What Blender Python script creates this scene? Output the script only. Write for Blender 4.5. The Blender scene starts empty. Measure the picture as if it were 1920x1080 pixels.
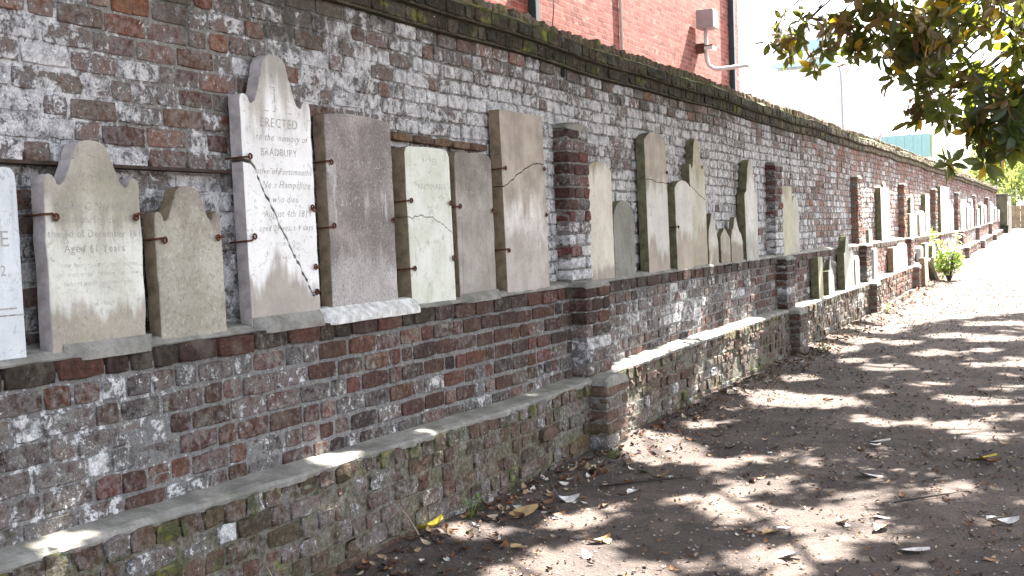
import bpy, bmesh, math, random
import numpy as np
from mathutils import Vector, Matrix, noise as mnoise

random.seed(7)
rng = np.random.default_rng(11)
C = bpy.context.scene.collection
sc = bpy.context.scene
R = math.radians

# ------------------------------------------------------------------ camera, sky, sun, exposure
CAM_H = 1.5
cam_d = bpy.data.cameras.new('camera')
cam = bpy.data.objects.new('camera', cam_d)
C.objects.link(cam)
sc.camera = cam
cam_d.sensor_width = 36.0
cam_d.lens = 36.0 * 2150.0 / 1920.0
cam_d.clip_start = 0.05
cam_d.clip_end = 2000.0
_r = Vector((0.89345, 0.44780, -0.03494))
_f = Vector((-0.44904, 0.89227, -0.04701)).normalized()
_r = (_r - _f * _r.dot(_f)).normalized()
_u = _r.cross(_f)
m = Matrix.Identity(4)
for i in range(3):
    m[i][0], m[i][1], m[i][2] = _r[i], _u[i], -_f[i]
m[2][3] = CAM_H
cam.matrix_world = m

SUN = Vector((0.11, 0.61, 0.78)).normalized()          # direction towards the sun
el = math.asin(SUN.z)
az = math.atan2(SUN.x, SUN.y)
world = bpy.data.worlds.new('World')
sc.world = world
world.use_nodes = True
nt = world.node_tree
nt.nodes.clear()
wo = nt.nodes.new('ShaderNodeOutputWorld')
bg = nt.nodes.new('ShaderNodeBackground')
sk = nt.nodes.new('ShaderNodeTexSky')
sk.sky_type = 'NISHITA'
sk.sun_disc = False
sk.sun_elevation = el
sk.sun_rotation = az
sk.air_density = 1.0
sk.dust_density = 3.0
sk.ozone_density = 1.0
bg.inputs['Strength'].default_value = 0.070
hs_ = nt.nodes.new('ShaderNodeHueSaturation')
hs_.inputs['Saturation'].default_value = .40          # milky, hazy sky
nt.links.new(sk.outputs[0], hs_.inputs['Color'])
nt.links.new(hs_.outputs[0], bg.inputs[0])
nt.links.new(bg.outputs[0], wo.inputs[0])
sun_d = bpy.data.lights.new('sun', 'SUN')
sun = bpy.data.objects.new('sun', sun_d)
C.objects.link(sun)
sun_d.energy = 5.0
sun_d.angle = R(0.53)
sun_d.color = (1.0, 0.94, 0.84)
sun.rotation_euler = SUN.to_track_quat('Z', 'Y').to_euler()
sun.location = (20, 20, 30)
sc.view_settings.view_transform = 'Standard'
sc.view_settings.look = 'None'
sc.view_settings.gamma = 1.0
sc.view_settings.use_curve_mapping = False
sc.view_settings.exposure = 3.5
sc.cycles.max_bounces = 8
sc.cycles.diffuse_bounces = 4
sc.cycles.transmission_bounces = 4
sc.cycles.use_denoising = True

# ------------------------------------------------------------------ small helpers
def sl(a):
    return [float(x) for x in a]

def interp(y, xs, ys):
    return np.interp(y, xs, ys)

def gz(y):
    """height of the path along the wall"""
    return interp(y, [-60, 12, 18, 22, 28, 36, 49, 60, 100, 500], [0, 0, .07, .15, .26, .44, .80, .93, 1.0, 1.0])

def warp(y, z):
    """courses of the old wall drift gently along its length"""
    y = np.asarray(y, float); z = np.asarray(z, float)
    lz = interp(y, [0, 3, 6, 9, 14, 18.3, 22, 36, 49, 60], [.55, .52, .485, .525, .535, .56, .60, .74, 1.0, 1.0])
    uz = interp(y, [0, 36, 49, 60], [1.13, 1.15, 1.36, 1.4])
    cz = interp(y, [0, 24, 49, 60], [2.64, 2.64, 2.46, 2.42]) + .008 * np.sin(y * 1.3) + .006 * np.sin(y * 2.9 + 1)
    out = np.where(z < .52, z + (lz - .52) * np.clip((z + .2) / .72, 0, 1),
          np.where(z < 1.13, lz + (z - .52) / .61 * (uz - lz),
          np.where(z < 2.64, uz + (z - 1.13) / 1.51 * (cz - uz), cz + (z - 2.64))))
    return out

def link(name, me, parent=None, mat=None):
    o = bpy.data.objects.new(name, me)
    C.objects.link(o)
    if parent is not None:
        o.parent = parent
    if mat is not None and me is not None:
        me.materials.append(mat)
    return o

def empty(name, loc=(0, 0, 0), rot=(0, 0, 0)):
    o = bpy.data.objects.new(name, None)
    C.objects.link(o)
    o.location = loc
    o.rotation_euler = rot
    o.empty_display_size = .1
    return o

def tag(o, label=None, cat=None, group=None, kind=None):
    if label: o['label'] = label
    if cat: o['category'] = cat
    if group: o['group'] = group
    if kind: o['kind'] = kind
    return o

def np_mesh(name, V, quads=None, tris=None, attrs=None, smooth=True):
    """mesh from numpy arrays; attrs = {name: (n,4) point colours}"""
    me = bpy.data.meshes.new(name)
    V = np.asarray(V, np.float32).reshape(-1, 3)
    q = np.zeros((0, 4), np.int32) if quads is None else np.asarray(quads, np.int32).reshape(-1, 4)
    t = np.zeros((0, 3), np.int32) if tris is None else np.asarray(tris, np.int32).reshape(-1, 3)
    me.vertices.add(len(V)); me.vertices.foreach_set('co', V.ravel())
    me.loops.add(q.size + t.size)
    me.loops.foreach_set('vertex_index', np.concatenate([q.ravel(), t.ravel()]))
    me.polygons.add(len(q) + len(t))
    st = np.concatenate([np.arange(len(q)) * 4, q.size + np.arange(len(t)) * 3]).astype(np.int32)
    me.polygons.foreach_set('loop_start', st)
    me.update(calc_edges=True)
    me.polygons.foreach_set('use_smooth', np.concatenate([np.full(len(q), bool(smooth)), np.full(len(t), smooth is True)]))
    for k, a in (attrs or {}).items():
        at = me.attributes.new(k, 'FLOAT_COLOR', 'POINT')
        at.data.foreach_set('color', np.asarray(a, np.float32).ravel())
    me.update()
    return me

class MB:
    """collects boxes, tubes and prisms into one mesh"""
    def __init__(s):
        s.v = []; s.f = []
    def box(s, x0, x1, y0, y1, z0, z1, M=None):
        b = len(s.v)
        pts = [(x, y, z) for x in (x0, x1) for y in (y0, y1) for z in (z0, z1)]
        if M is not None: pts = [tuple(M @ Vector(p)) for p in pts]
        s.v += pts
        for f in ((0, 1, 3, 2), (4, 6, 7, 5), (0, 4, 5, 1), (2, 3, 7, 6), (0, 2, 6, 4), (1, 5, 7, 3)):
            s.f.append([b + i for i in f])
        return s
    def tube(s, pts, rad, n=8, caps=True):
        pts = [Vector(p) for p in pts]
        if not hasattr(rad, '__len__'): rad = [rad] * len(pts)
        b = len(s.v)
        ref = Vector((0.3, 0.2, 1)).normalized()
        for i, p in enumerate(pts):
            d = (pts[min(i + 1, len(pts) - 1)] - pts[max(i - 1, 0)])
            d = d.normalized() if d.length > 1e-9 else Vector((0, 0, 1))
            if abs(d.dot(ref)) > .95: ref = Vector((1, .1, .2)).normalized()
            a = d.cross(ref).normalized(); c = d.cross(a).normalized()
            for k in range(n):
                t = 2 * math.pi * k / n
                s.v.append(tuple(p + a * (rad[i] * math.cos(t)) + c * (rad[i] * math.sin(t))))
        for i in range(len(pts) - 1):
            for k in range(n):
                k2 = (k + 1) % n
                s.f.append([b + i * n + k, b + i * n + k2, b + (i + 1) * n + k2, b + (i + 1) * n + k])
        if caps:
            s.f.append([b + k for k in range(n)][::-1])
            s.f.append([b + (len(pts) - 1) * n + k for k in range(n)])
        return s
    def build(s, name, mat, parent=None, smooth=False, bevel=0):
        me = bpy.data.meshes.new(name)
        me.from_pydata(s.v, [], s.f)
        bm = bmesh.new(); bm.from_mesh(me)
        bmesh.ops.recalc_face_normals(bm, faces=bm.faces)
        if bevel:
            bmesh.ops.bevel(bm, geom=[e for e in bm.edges if len(e.link_faces) == 2 and e.calc_face_angle(0) > .6],
                            offset=bevel, segments=2, affect='EDGES', profile=.6)
        bm.to_mesh(me); bm.free()
        if smooth:
            for p in me.polygons: p.use_smooth = True
        return link(name, me, parent, mat)

# ------------------------------------------------------------------ node helpers / materials
def new_mat(name):
    mt = bpy.data.materials.new(name)
    mt.use_nodes = True
    n = mt.node_tree
    n.nodes.clear()
    out = n.nodes.new('ShaderNodeOutputMaterial')
    b = n.nodes.new('ShaderNodeBsdfPrincipled')
    n.links.new(b.outputs[0], out.inputs[0])
    b.inputs['Roughness'].default_value = .9
    b.inputs['Specular IOR Level'].default_value = .25
    return mt, n, b, out

class G:
    def __init__(s, nt): s.t = nt
    def node(s, ty, **kw):
        n = s.t.nodes.new(ty)
        for k, v in kw.items(): setattr(n, k, v)
        return n
    def put(s, sock, v):
        if v is None: return
        if isinstance(v, bpy.types.NodeSocket): s.t.links.new(v, sock)
        elif isinstance(v, (tuple, list)) and len(v) == 3 and sock.type == 'RGBA': sock.default_value = (*v, 1)
        else: sock.default_value = v
    def math(s, op, a, b=None, c=None, clamp=False):
        n = s.node('ShaderNodeMath', operation=op, use_clamp=clamp)
        s.put(n.inputs[0], a); s.put(n.inputs[1], b); s.put(n.inputs[2], c)
        return n.outputs[0]
    def mix(s, f, a, b, bt='MIX'):
        n = s.node('ShaderNodeMix', data_type='RGBA', blend_type=bt)
        s.put(n.inputs[0], f); s.put(n.inputs[6], a); s.put(n.inputs[7], b)
        return n.outputs[2]
    def noise(s, vec, scale, detail=4, rough=.55, dist=0):
        n = s.node('ShaderNodeTexNoise')
        s.put(n.inputs['Vector'], vec)
        n.inputs['Scale'].default_value = scale; n.inputs['Detail'].default_value = detail
        n.inputs['Roughness'].default_value = rough; n.inputs['Distortion'].default_value = dist
        return n.outputs[0]
    def voro(s, vec, scale, feature='F1'):
        n = s.node('ShaderNodeTexVoronoi', feature=feature)
        s.put(n.inputs['Vector'], vec); n.inputs['Scale'].default_value = scale
        return n.outputs
    def step(s, v, lo, hi):
        n = s.node('ShaderNodeMapRange', interpolation_type='SMOOTHSTEP')
        s.put(n.inputs[0], v); s.put(n.inputs[1], lo); s.put(n.inputs[2], hi)
        return n.outputs[0]
    def mapping(s, vec, scale=(1, 1, 1), loc=(0, 0, 0)):
        n = s.node('ShaderNodeMapping')
        s.put(n.inputs[0], vec); n.inputs['Scale'].default_value = scale; n.inputs['Location'].default_value = loc
        return n.outputs[0]
    def attr(s, name):
        return s.node('ShaderNodeAttribute', attribute_name=name).outputs
    def sep(s, col):
        n = s.node('ShaderNodeSeparateColor'); s.put(n.inputs[0], col); return n.outputs
    def bump(s, h, strength, dist, normal=None):
        n = s.node('ShaderNodeBump')
        s.put(n.inputs['Height'], h); n.inputs['Strength'].default_value = strength
        n.inputs['Distance'].default_value = dist
        if normal is not None: s.put(n.inputs['Normal'], normal)
        return n.outputs[0]

def masonry_material():
    """old brick and lime mortar: 'col' = bare colour of the piece, 'zone' = limewash cover, moss, grime, speckle"""
    mt, n, b, out = new_mat('old_masonry')
    g = G(n)
    pos = g.node('ShaderNodeNewGeometry').outputs['Position']
    col = g.attr('col')[0]
    z = g.sep(g.attr('zone')[0])
    zr, zg, zb = z[0], z[1], z[2]
    n1 = g.noise(pos, 6.5, 6, .62)
    n2 = g.noise(pos, 38, 5, .68)
    n3 = g.noise(pos, 120, 3, .6)
    nbig = g.noise(pos, 1.3, 3, .5)
    # bare colour with tone variation, pits and a dusty film
    base = g.mix(g.step(n2, .32, .70), g.mix(1.0, col, (.50, .48, .48), 'MULTIPLY'), g.mix(1.0, col, (1.25, 1.2, 1.15), 'MULTIPLY'))
    base = g.mix(g.math('MULTIPLY', g.step(n1, .5, .7), .35), base, (.20, .17, .14))
    # mortar smeared over the brick faces, ignoring the joints
    sm_ = g.math('ADD', g.math('MULTIPLY', g.noise(pos, 7.5, 7, .72, .8), .65), g.math('MULTIPLY', g.noise(pos, 30, 4, .7), .35))
    stq = g.math('SUBTRACT', .60, g.math('MULTIPLY', zr, .16))
    base = g.mix(g.math('MULTIPLY', g.step(sm_, stq, g.math('ADD', stq, .05)), .85), base,
                 g.mix(g.step(n2, .35, .65), (.095, .092, .076), (.235, .225, .19)))
    # limewash remains
    n0 = g.noise(pos, 17, 8, .78, .5)
    v = g.math('ADD', g.math('ADD', g.math('MULTIPLY', n0, .62), g.math('MULTIPLY', n2, .30)),
               g.math('ADD', g.math('MULTIPLY', nbig, .26), g.math('MULTIPLY', n3, .06)))
    thr = g.math('SUBTRACT', .83, g.math('MULTIPLY', zr, .42))
    wm = g.step(v, thr, g.math('ADD', thr, .055))
    film = g.math('MULTIPLY', g.step(v, g.math('SUBTRACT', thr, .13), thr), .42)
    wcol = g.mix(g.step(g.noise(pos, 17, 5, .65), .36, .62), (.33, .33, .34), (.70, .69, .69))
    wcol = g.mix(g.step(n3, .40, .62), g.mix(1.0, wcol, (.70, .71, .74), 'MULTIPLY'), wcol)
    base = g.mix(film, base, (.235, .235, .235))
    base = g.mix(g.math('MULTIPLY', wm, .88), base, wcol)
    # splashes and crumbs of limewash
    sp_ = g.noise(pos, 52, 4, .72, .8)
    st_ = g.math('SUBTRACT', .70, g.math('MULTIPLY', g.math('MULTIPLY', zr, g.step(n1, .40, .62)), .22))
    base = g.mix(g.math('MULTIPLY', g.step(sp_, st_, g.math('ADD', st_, .03)), .9), base, (.66, .66, .65))
    # dark pits
    pit = g.noise(pos, 44, 4, .7, 1.0)
    base = g.mix(g.math('MULTIPLY', g.step(pit, .385, .34), .75), base, (.035, .032, .028))
    # grime: grey-black lichen and soot
    runs = g.noise(g.mapping(pos, (6.0, 6.0, .8)), 1.0, 5, .65)
    gm = g.math('ADD', g.math('ADD', g.math('MULTIPLY', g.noise(pos, 3.1, 6, .65), .35), g.math('MULTIPLY', runs, .32)), g.math('MULTIPLY', g.noise(pos, 24, 4, .7), .33))
    gt = g.math('SUBTRACT', .72, g.math('MULTIPLY', zb, .42))
    base = g.mix(g.math('MULTIPLY', g.step(gm, gt, g.math('ADD', gt, .12)), .82), base,
                 g.mix(n2, (.030, .032, .026), (.115, .105, .085)))
    # moss
    mm = g.math('ADD', g.math('MULTIPLY', g.noise(pos, 4.7, 5, .6), .6), g.math('MULTIPLY', g.noise(pos, 30, 4, .7), .4))
    mtq = g.math('SUBTRACT', .76, g.math('MULTIPLY', zg, .45))
    mcol = g.mix(g.step(g.noise(pos, 9, 4, .6), .48, .66), (.045, .058, .018), (.20, .20, .035))
    base = g.mix(g.math('MULTIPLY', g.step(mm, mtq, g.math('ADD', mtq, .1)), .85), base, mcol)
    n.links.new(base, b.inputs['Base Color'])
    h = g.math('ADD', g.math('MULTIPLY', n2, .8), g.math('ADD', g.math('MULTIPLY', wm, .35), g.math('MULTIPLY', n3, .35)))
    n.links.new(g.bump(h, .9, .012), b.inputs['Normal'])
    b.inputs['Roughness'].default_value = .93
    return mt

MASON = masonry_material()

def stone_mat(name, base, dark=None, top=0.0, bottom=0.0, top_col=(0.195, 0.151, 0.114), bot_col=(0.278, 0.241, 0.210),
              h=1.0, speck=.15, green=0.0, streak=.2, white=0.0, seed=0.0, wide=1.0):
    mt, n, b, out = new_mat(name)
    g = G(n)
    oc = g.node('ShaderNodeTexCoord').outputs['Object']
    vec = g.mapping(oc, (1, 1, 1), (seed, seed * 1.7, seed * .6))
    sep = g.node('ShaderNodeSeparateXYZ'); g.put(sep.inputs[0], oc)
    zz = g.math('DIVIDE', sep.outputs[2], h)
    st = g.noise(g.mapping(vec, (9, 9, 1.3)), 1.0, 5, .6)
    cl = g.noise(vec, 5.0, 5, .6)
    fi = g.noise(vec, 75, 4, .65)
    big = g.noise(vec, 2.4, 3, .5)
    dk = dark or tuple(c * .62 for c in base)
    c = g.mix(g.step(cl, .34, .68), dk, base)
    c = g.mix(g.math('MULTIPLY', g.step(st, .45, .75), streak), c, tuple(x * .55 for x in base))
    if white > 0:
        wv = g.math('ADD', g.math('MULTIPLY', st, .6), g.math('MULTIPLY', big, .5))
        c = g.mix(g.math('MULTIPLY', g.step(wv, .575, .66), white), c, (.68, .67, .66))
    if top > 0:
        tv = g.math('ADD', zz, g.math('MULTIPLY', g.math('SUBTRACT', g.math('ADD', st, big), 1.0), .55))
        c = g.mix(g.math('MULTIPLY', g.step(tv, 1 - top - .08, 1 - top + .10), .80), c,
                  g.mix(g.step(cl, .35, .65), top_col, tuple(x * 1.6 for x in top_col)))
    if bottom > 0:
        bv = g.math('ADD', zz, g.math('MULTIPLY', g.math('SUBTRACT', g.math('ADD', st, big), 1.0), .42))
        c = g.mix(g.math('MULTIPLY', g.step(bv, bottom + .05, bottom - .05), .85), c,
                  g.mix(g.step(cl, .35, .65), tuple(x * .75 for x in bot_col), bot_col))
    if green > 0:
        c = g.mix(g.math('MULTIPLY', g.step(big, .42, .62), green), c, (.30, .34, .17))
    c = g.mix(g.math('MULTIPLY', g.step(fi, .52, .66), speck), c, (.06, .055, .05))
    c = g.mix(g.math('MULTIPLY', g.step(fi, .44, .32), speck * .8), c, (.72, .70, .68))
    pt = g.noise(vec, 34, 5, .75, 1.2)
    c = g.mix(g.math('MULTIPLY', g.step(pt, .40, .34), .55), c, (.12, .115, .10))
    dr = g.noise(g.mapping(vec, (22, 22, 1.1)), 1.0, 5, .7)
    c = g.mix(g.math('MULTIPLY', g.step(dr, .56, .72), .38), c, g.mix(1.0, c, (.42, .40, .37), 'MULTIPLY'))
    lic = g.noise(vec, 13, 6, .75, 1.0)
    c = g.mix(g.math('MULTIPLY', g.step(lic, .57, .63), .40), c, (.27, .265, .23))
    n.links.new(c, b.inputs['Base Color'])
    hh = g.math('ADD', g.math('MULTIPLY', fi, .5), g.math('MULTIPLY', cl, .5))
    n.links.new(g.bump(hh, .35, .006), b.inputs['Normal'])
    b.inputs['Roughness'].default_value = .8
    return mt

def simple_mat(name, col, rough=.85, var=.25, scale=20, metal=0.0, bump=.2, spec=.3):
    mt, n, b, out = new_mat(name)
    g = G(n)
    oc = g.node('ShaderNodeTexCoord').outputs['Object']
    a = g.noise(oc, scale, 5, .65)
    n.links.new(g.mix(g.step(a, .3, .7), tuple(c * (1 - var) for c in col), tuple(min(1, c * (1 + var)) for c in col)), b.inputs['Base Color'])
    n.links.new(g.bump(a, bump, .004), b.inputs['Normal'])
    b.inputs['Roughness'].default_value = rough
    b.inputs['Metallic'].default_value = metal
    b.inputs['Specular IOR Level'].default_value = spec
    return mt

RUST = simple_mat('rusty_iron', (.10, .035, .02), .8, .5, 60, .2)
EDGE_TAN = simple_mat('weathered_stone_edge', (.20, .155, .105), .9, .35, 14)
EDGE_PALE = simple_mat('pale_stone_edge', (.36, .33, .33), .9, .25, 14)
EDGE_DARK = simple_mat('mossy_stone_edge', (.13, .125, .075), .9, .4, 12)

def cement_material():
    mt, n, b, out = new_mat('grey_cement')
    g = G(n)
    pos = g.node('ShaderNodeNewGeometry').outputs['Position']
    a = g.noise(pos, 7, 5, .6); f = g.noise(pos, 60, 4, .65)
    c = g.mix(g.step(a, .35, .65), (.17, .165, .15), (.29, .28, .26))
    c = g.mix(g.math('MULTIPLY', g.step(f, .5, .65), .45), c, (.13, .125, .10))
    c = g.mix(g.math('MULTIPLY', g.step(g.noise(pos, 3.3, 4, .6), .56, .68), .5), c, (.10, .11, .05))
    n.links.new(c, b.inputs['Base Color'])
    n.links.new(g.bump(g.math('ADD', a, f), .6, .008), b.inputs['Normal'])
    return mt
CEMENT = cement_material()
LIME = simple_mat('white_lime_mortar', (.54, .535, .525), .9, .35, 22, bump=.6)

# ------------------------------------------------------------------ brick factory
# each batch keeps its bricks until all are known; the largest in the picture become objects of their own
_RING = np.array([(-1, -1), (0, -1), (1, -1), (1, 0), (1, 1), (0, 1), (-1, 1), (-1, 0)], float)

def brick_geometry(P, T, U, N, L, Hh, D, r, wear):
    """P (n,3) face centres; T along, U up, N outward (3,) or (n,3); returns (n,25,3)"""
    n = len(P)
    T = np.broadcast_to(T, (n, 3)); U = np.broadcast_to(U, (n, 3)); N = np.broadcast_to(N, (n, 3))
    def ring(inset, depth, jit):
        a = _RING[None, :, 0] * (L[:, None] / 2 - inset) + rng.normal(0, jit, (n, 8))
        c = _RING[None, :, 1] * (Hh[:, None] / 2 - inset) + rng.normal(0, jit * .7, (n, 8))
        # rounded corners
        cr = np.array([1, 0, 1, 0, 1, 0, 1, 0]) * (.0015 + np.abs(rng.normal(0, .0028, (n, 8))) * (wear > .001))
        a -= np.sign(a) * cr; c -= np.sign(c) * cr
        d = np.full((n, 8), 0.0) + depth
        return a, c, d
    a0, c0, d0 = ring(0, -D[:, None], 0)
    a1, c1, d1 = ring(0, -r, wear)
    a2, c2, d2 = ring(r * 1.1, 0, wear)
    a1 = a1; d2 = d2 + rng.normal(0, wear * .8, (n, 8))
    ac = np.zeros((n, 1)); cc = np.zeros((n, 1)); dc = rng.normal(.0, wear * .8, (n, 1))
    a = np.concatenate([a0, a1, a2, ac], 1); c = np.concatenate([c0, c1, c2, cc], 1); d = np.concatenate([d0, d1, d2, dc], 1)
    return (P[:, None, :] + a[..., None] * T[:, None, :] + c[..., None] * U[:, None, :] + d[..., None] * N[:, None, :])

_bq = []
for k in range(8):
    k2 = (k + 1) % 8
    _bq.append((k, k2, 8 + k2, 8 + k)); _bq.append((8 + k, 8 + k2, 16 + k2, 16 + k))
_bt = [(16 + k, 16 + (k + 1) % 8, 24) for k in range(8)]
_BQ, _BT = np.array(_bq), np.array(_bt)

_camM = np.array(cam.matrix_world.inverted())
def to_px(P):
    """picture position (1024 wide) of points, only used to rank which bricks show largest"""
    P = np.asarray(P, float)
    q = P @ _camM[:3, :3].T + _camM[:3, 3]
    w = -q[..., 2]
    f = 2150. * 1024 / 1920
    return 512 + f * q[..., 0] / w, 288 - f * q[..., 1] / w, w

class Batch:
    all = []
    def __init__(s, parent, T, U, N, flip=False):
        s.parent = parent; s.T = np.array(T, float); s.U = np.array(U, float); s.N = np.array(N, float)
        s.rows = []; s.flip = np.dot(np.cross(s.T, s.U), s.N) < 0
        Batch.all.append(s)
    def add(s, p, L, H, D, col, zone, r=.006, wear=.0022, hidden=False):
        s.rows.append((p, L, H, D, col, zone, r, wear, hidden))
    def finish(s):
        s.P = np.array([q[0] for q in s.rows], float).reshape(-1, 3)
        s.L = np.array([q[1] for q in s.rows]); s.H = np.array([q[2] for q in s.rows]); s.D = np.array([q[3] for q in s.rows])
        s.col = np.array([q[4] for q in s.rows], float).reshape(-1, 3)
        s.zone = np.array([q[5] for q in s.rows], float).reshape(-1, 3)
        n = len(s.P)
        if n == 0: return
        r = s.rows[0][6]; w = s.rows[0][7]
        s.V = brick_geometry(s.P, s.T, s.U, s.N, s.L, s.H, s.D, r, w)
        x0, y0, w0 = to_px(s.P - s.T * s.L[:, None] / 2 - s.U * s.H[:, None] / 2)
        x1, y1, _ = to_px(s.P + s.T * s.L[:, None] / 2 - s.U * s.H[:, None] / 2)
        x2, y2, _ = to_px(s.P - s.T * s.L[:, None] / 2 + s.U * s.H[:, None] / 2)
        s.area = np.abs((x1 - x0) * (y2 - y0) - (x2 - x0) * (y1 - y0))
        cx, cy, cw = to_px(s.P)
        s.area[(cx < 6) | (cx > 1018) | (cy < 4) | (cy > 572) | (cw < .3)] = 0
        s.area[np.array([q[8] for q in s.rows])] = 0
    def mesh(s, idx, name):
        idx = np.asarray(idx)
        n = len(idx)
        off = (np.arange(n) * 25)[:, None, None]
        Q = (_BQ[None] + off).reshape(-1, 4); T3 = (_BT[None] + off).reshape(-1, 3)
        if s.flip: Q = Q[:, ::-1]; T3 = T3[:, ::-1]
        col = np.ones((n, 25, 4)); col[..., :3] = s.col[idx][:, None]
        zo = np.ones((n, 25, 4)); zo[..., :3] = s.zone[idx][:, None]
        return np_mesh(name, s.V[idx], Q, T3, {'col': col, 'zone': zo}, 'rim')

def emit_bricks(batches, mat, limit=300):
    for b in batches: b.finish()
    batches = [b for b in batches if len(b.P)]
    ar = np.concatenate([b.area for b in batches])
    cut = np.sort(ar)[::-1][min(limit, len(ar) - 1)]
    for b in batches:
        big = np.where(b.area > max(cut, 12))[0]
        rest = np.where(~(b.area > max(cut, 12)))[0]
        for i in big:
            link('brick', b.mesh([i], 'brick'), b.parent, mat)
        if len(rest):
            o = link('brickwork', b.mesh(rest, 'brickwork'), b.parent, mat)
            o['kind'] = 'stuff'

def sheet(name, ys, rows, colf, zonef, parent, mat=None, smooth=False):
    """long strip: rows = list of functions y -> (x, z); colf/zonef(y, i) give bare colour and zone"""
    ys = np.asarray(ys); ny, nr = len(ys), len(rows)
    V = np.zeros((ny, nr, 3)); V[..., 1] = ys[:, None]
    for i, fn in enumerate(rows):
        x, z = fn(ys)
        V[:, i, 0] = x; V[:, i, 2] = z
    idx = np.arange(ny * nr).reshape(ny, nr)
    Q = np.stack([idx[:-1, :-1], idx[1:, :-1], idx[1:, 1:], idx[:-1, 1:]], -1).reshape(-1, 4)
    col = np.ones((ny, nr, 4)); zo = np.ones((ny, nr, 4))
    for i in range(nr):
        col[:, i, :3] = np.array([colf(y, i) for y in ys]); zo[:, i, :3] = np.array([zonef(y, i) for y in ys])
    return link(name, np_mesh(name, V.reshape(-1, 3), Q, None, {'col': col, 'zone': zo}, smooth), parent, mat or MASON)

def nz(x, y=0.0, z=0.0):
    return mnoise.noise(Vector((x, y, z)))

# ------------------------------------------------------------------ GROUND AND SKYLINE LAND
def ground_material():
    mt, n, b, out = new_mat('packed_dirt')
    g = G(n)
    pos = g.node('ShaderNodeNewGeometry').outputs['Position']
    big = g.noise(pos, 1.1, 4, .55); md = g.noise(pos, 9, 5, .6); fi = g.noise(pos, 70, 5, .7)
    c = g.mix(g.step(big, .35, .65), (.054, .041, .037), (.108, .084, .074))
    c = g.mix(g.math('MULTIPLY', g.step(md, .48, .66), .55), c, (.042, .034, .033))
    c = g.mix(g.math('MULTIPLY', g.step(fi, .52, .64), .65), c, (.026, .022, .021))
    c = g.mix(g.math('MULTIPLY', g.step(fi, .42, .30), .55), c, (.22, .19, .17))
    tr_ = g.noise(g.mapping(pos, (3.2, .9, 1)), 1.0, 5, .65)
    c = g.mix(g.math('MULTIPLY', g.step(tr_, .52, .64), .5), c, (.040, .033, .033))
    vo = g.voro(pos, 55)
    c = g.mix(g.math('MULTIPLY', g.step(vo[0], .18, .08), .5), c, g.mix(g.sep(vo[1])[0], (.08, .06, .05), (.46, .40, .34)))
    n.links.new(c, b.inputs['Base Color'])
    h = g.math('ADD', g.math('MULTIPLY', md, .7), g.math('ADD', g.math('MULTIPLY', fi, .6), g.math('MULTIPLY', vo[0], -.3)))
    n.links.new(g.bump(h, 1.0, .018), b.inputs['Normal'])
    b.inputs['Roughness'].default_value = .97
    return mt

xs = np.concatenate([[-700, -200, -60, -25, -12, -6, -4.2], np.arange(-3.6, 1.2, .07), [1.8, 3, 5, 9, 16, 30, 80, 250, 700]])
ys = np.concatenate([[-700, -200, -60, -20, -8, -3, 0, 1.5], np.arange(2.4, 20, .07), np.arange(20, 60, .6), [64, 70, 80, 95, 120, 160, 240, 400, 700]])
XX, YY = np.meshgrid(xs, ys, indexing='ij')
ZZ = gz(YY)
jit = np.array([[nz(x * 1.3, y * 1.3, 3) * .018 + nz(x * 6, y * 6, 9) * .009 + nz(x * 17, y * 17, 1) * .004 for y in ys] for x in xs])
near = (XX > -3.7) & (XX < 1.3) & (YY > 2.3) & (YY < 60)
ZZ = ZZ + np.where(near, jit, 0) + np.where(near, .05 * np.exp(-((XX + 2.9) / .22) ** 2), 0)
ii = np.arange(len(xs) * len(ys)).reshape(len(xs), len(ys))
Q = np.stack([ii[:-1, :-1], ii[1:, :-1], ii[1:, 1:], ii[:-1, 1:]], -1).reshape(-1, 4)
ground = link('ground', np_mesh('ground', np.stack([XX, YY, ZZ], -1).reshape(-1, 3), Q), None, ground_material())
tag(ground, kind='structure')

# ------------------------------------------------------------------ THE LONG BRICK WALL
WALL_Y0, WALL_Y1 = 1.2, 49.5
XU, XL, XB = -3.23, -3.11, -2.965            # faces of the upper, middle and bottom stages
PIL = [7.11, 12.83, 18.02, 22.95, 28.0, 33.2, 38.4, 43.6]   # near edges of the pilasters

wall = empty('brick_wall', (XU, WALL_Y0, 0))
tag(wall, 'long old limewashed brick wall with stepped ledges, pilasters and mossy coping along the dirt path', 'wall')
wall.location = (0, 0, 0)

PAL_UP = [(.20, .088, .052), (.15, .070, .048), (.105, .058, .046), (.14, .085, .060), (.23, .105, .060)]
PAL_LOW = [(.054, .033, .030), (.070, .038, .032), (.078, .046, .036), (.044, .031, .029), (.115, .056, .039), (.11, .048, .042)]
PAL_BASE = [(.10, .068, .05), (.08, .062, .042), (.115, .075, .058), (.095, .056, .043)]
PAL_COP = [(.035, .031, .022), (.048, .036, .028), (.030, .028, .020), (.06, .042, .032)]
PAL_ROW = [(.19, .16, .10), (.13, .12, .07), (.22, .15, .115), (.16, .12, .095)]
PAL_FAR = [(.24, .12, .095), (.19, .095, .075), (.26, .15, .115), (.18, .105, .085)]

def pick(pal, y=None):
    c = np.array(random.choice(pal)) * random.uniform(.8, 1.2)
    return c

def ss(a, b, t):
    t = min(1, max(0, (t - a) / (b - a)))
    return t * t * (3 - 2 * t)

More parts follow.
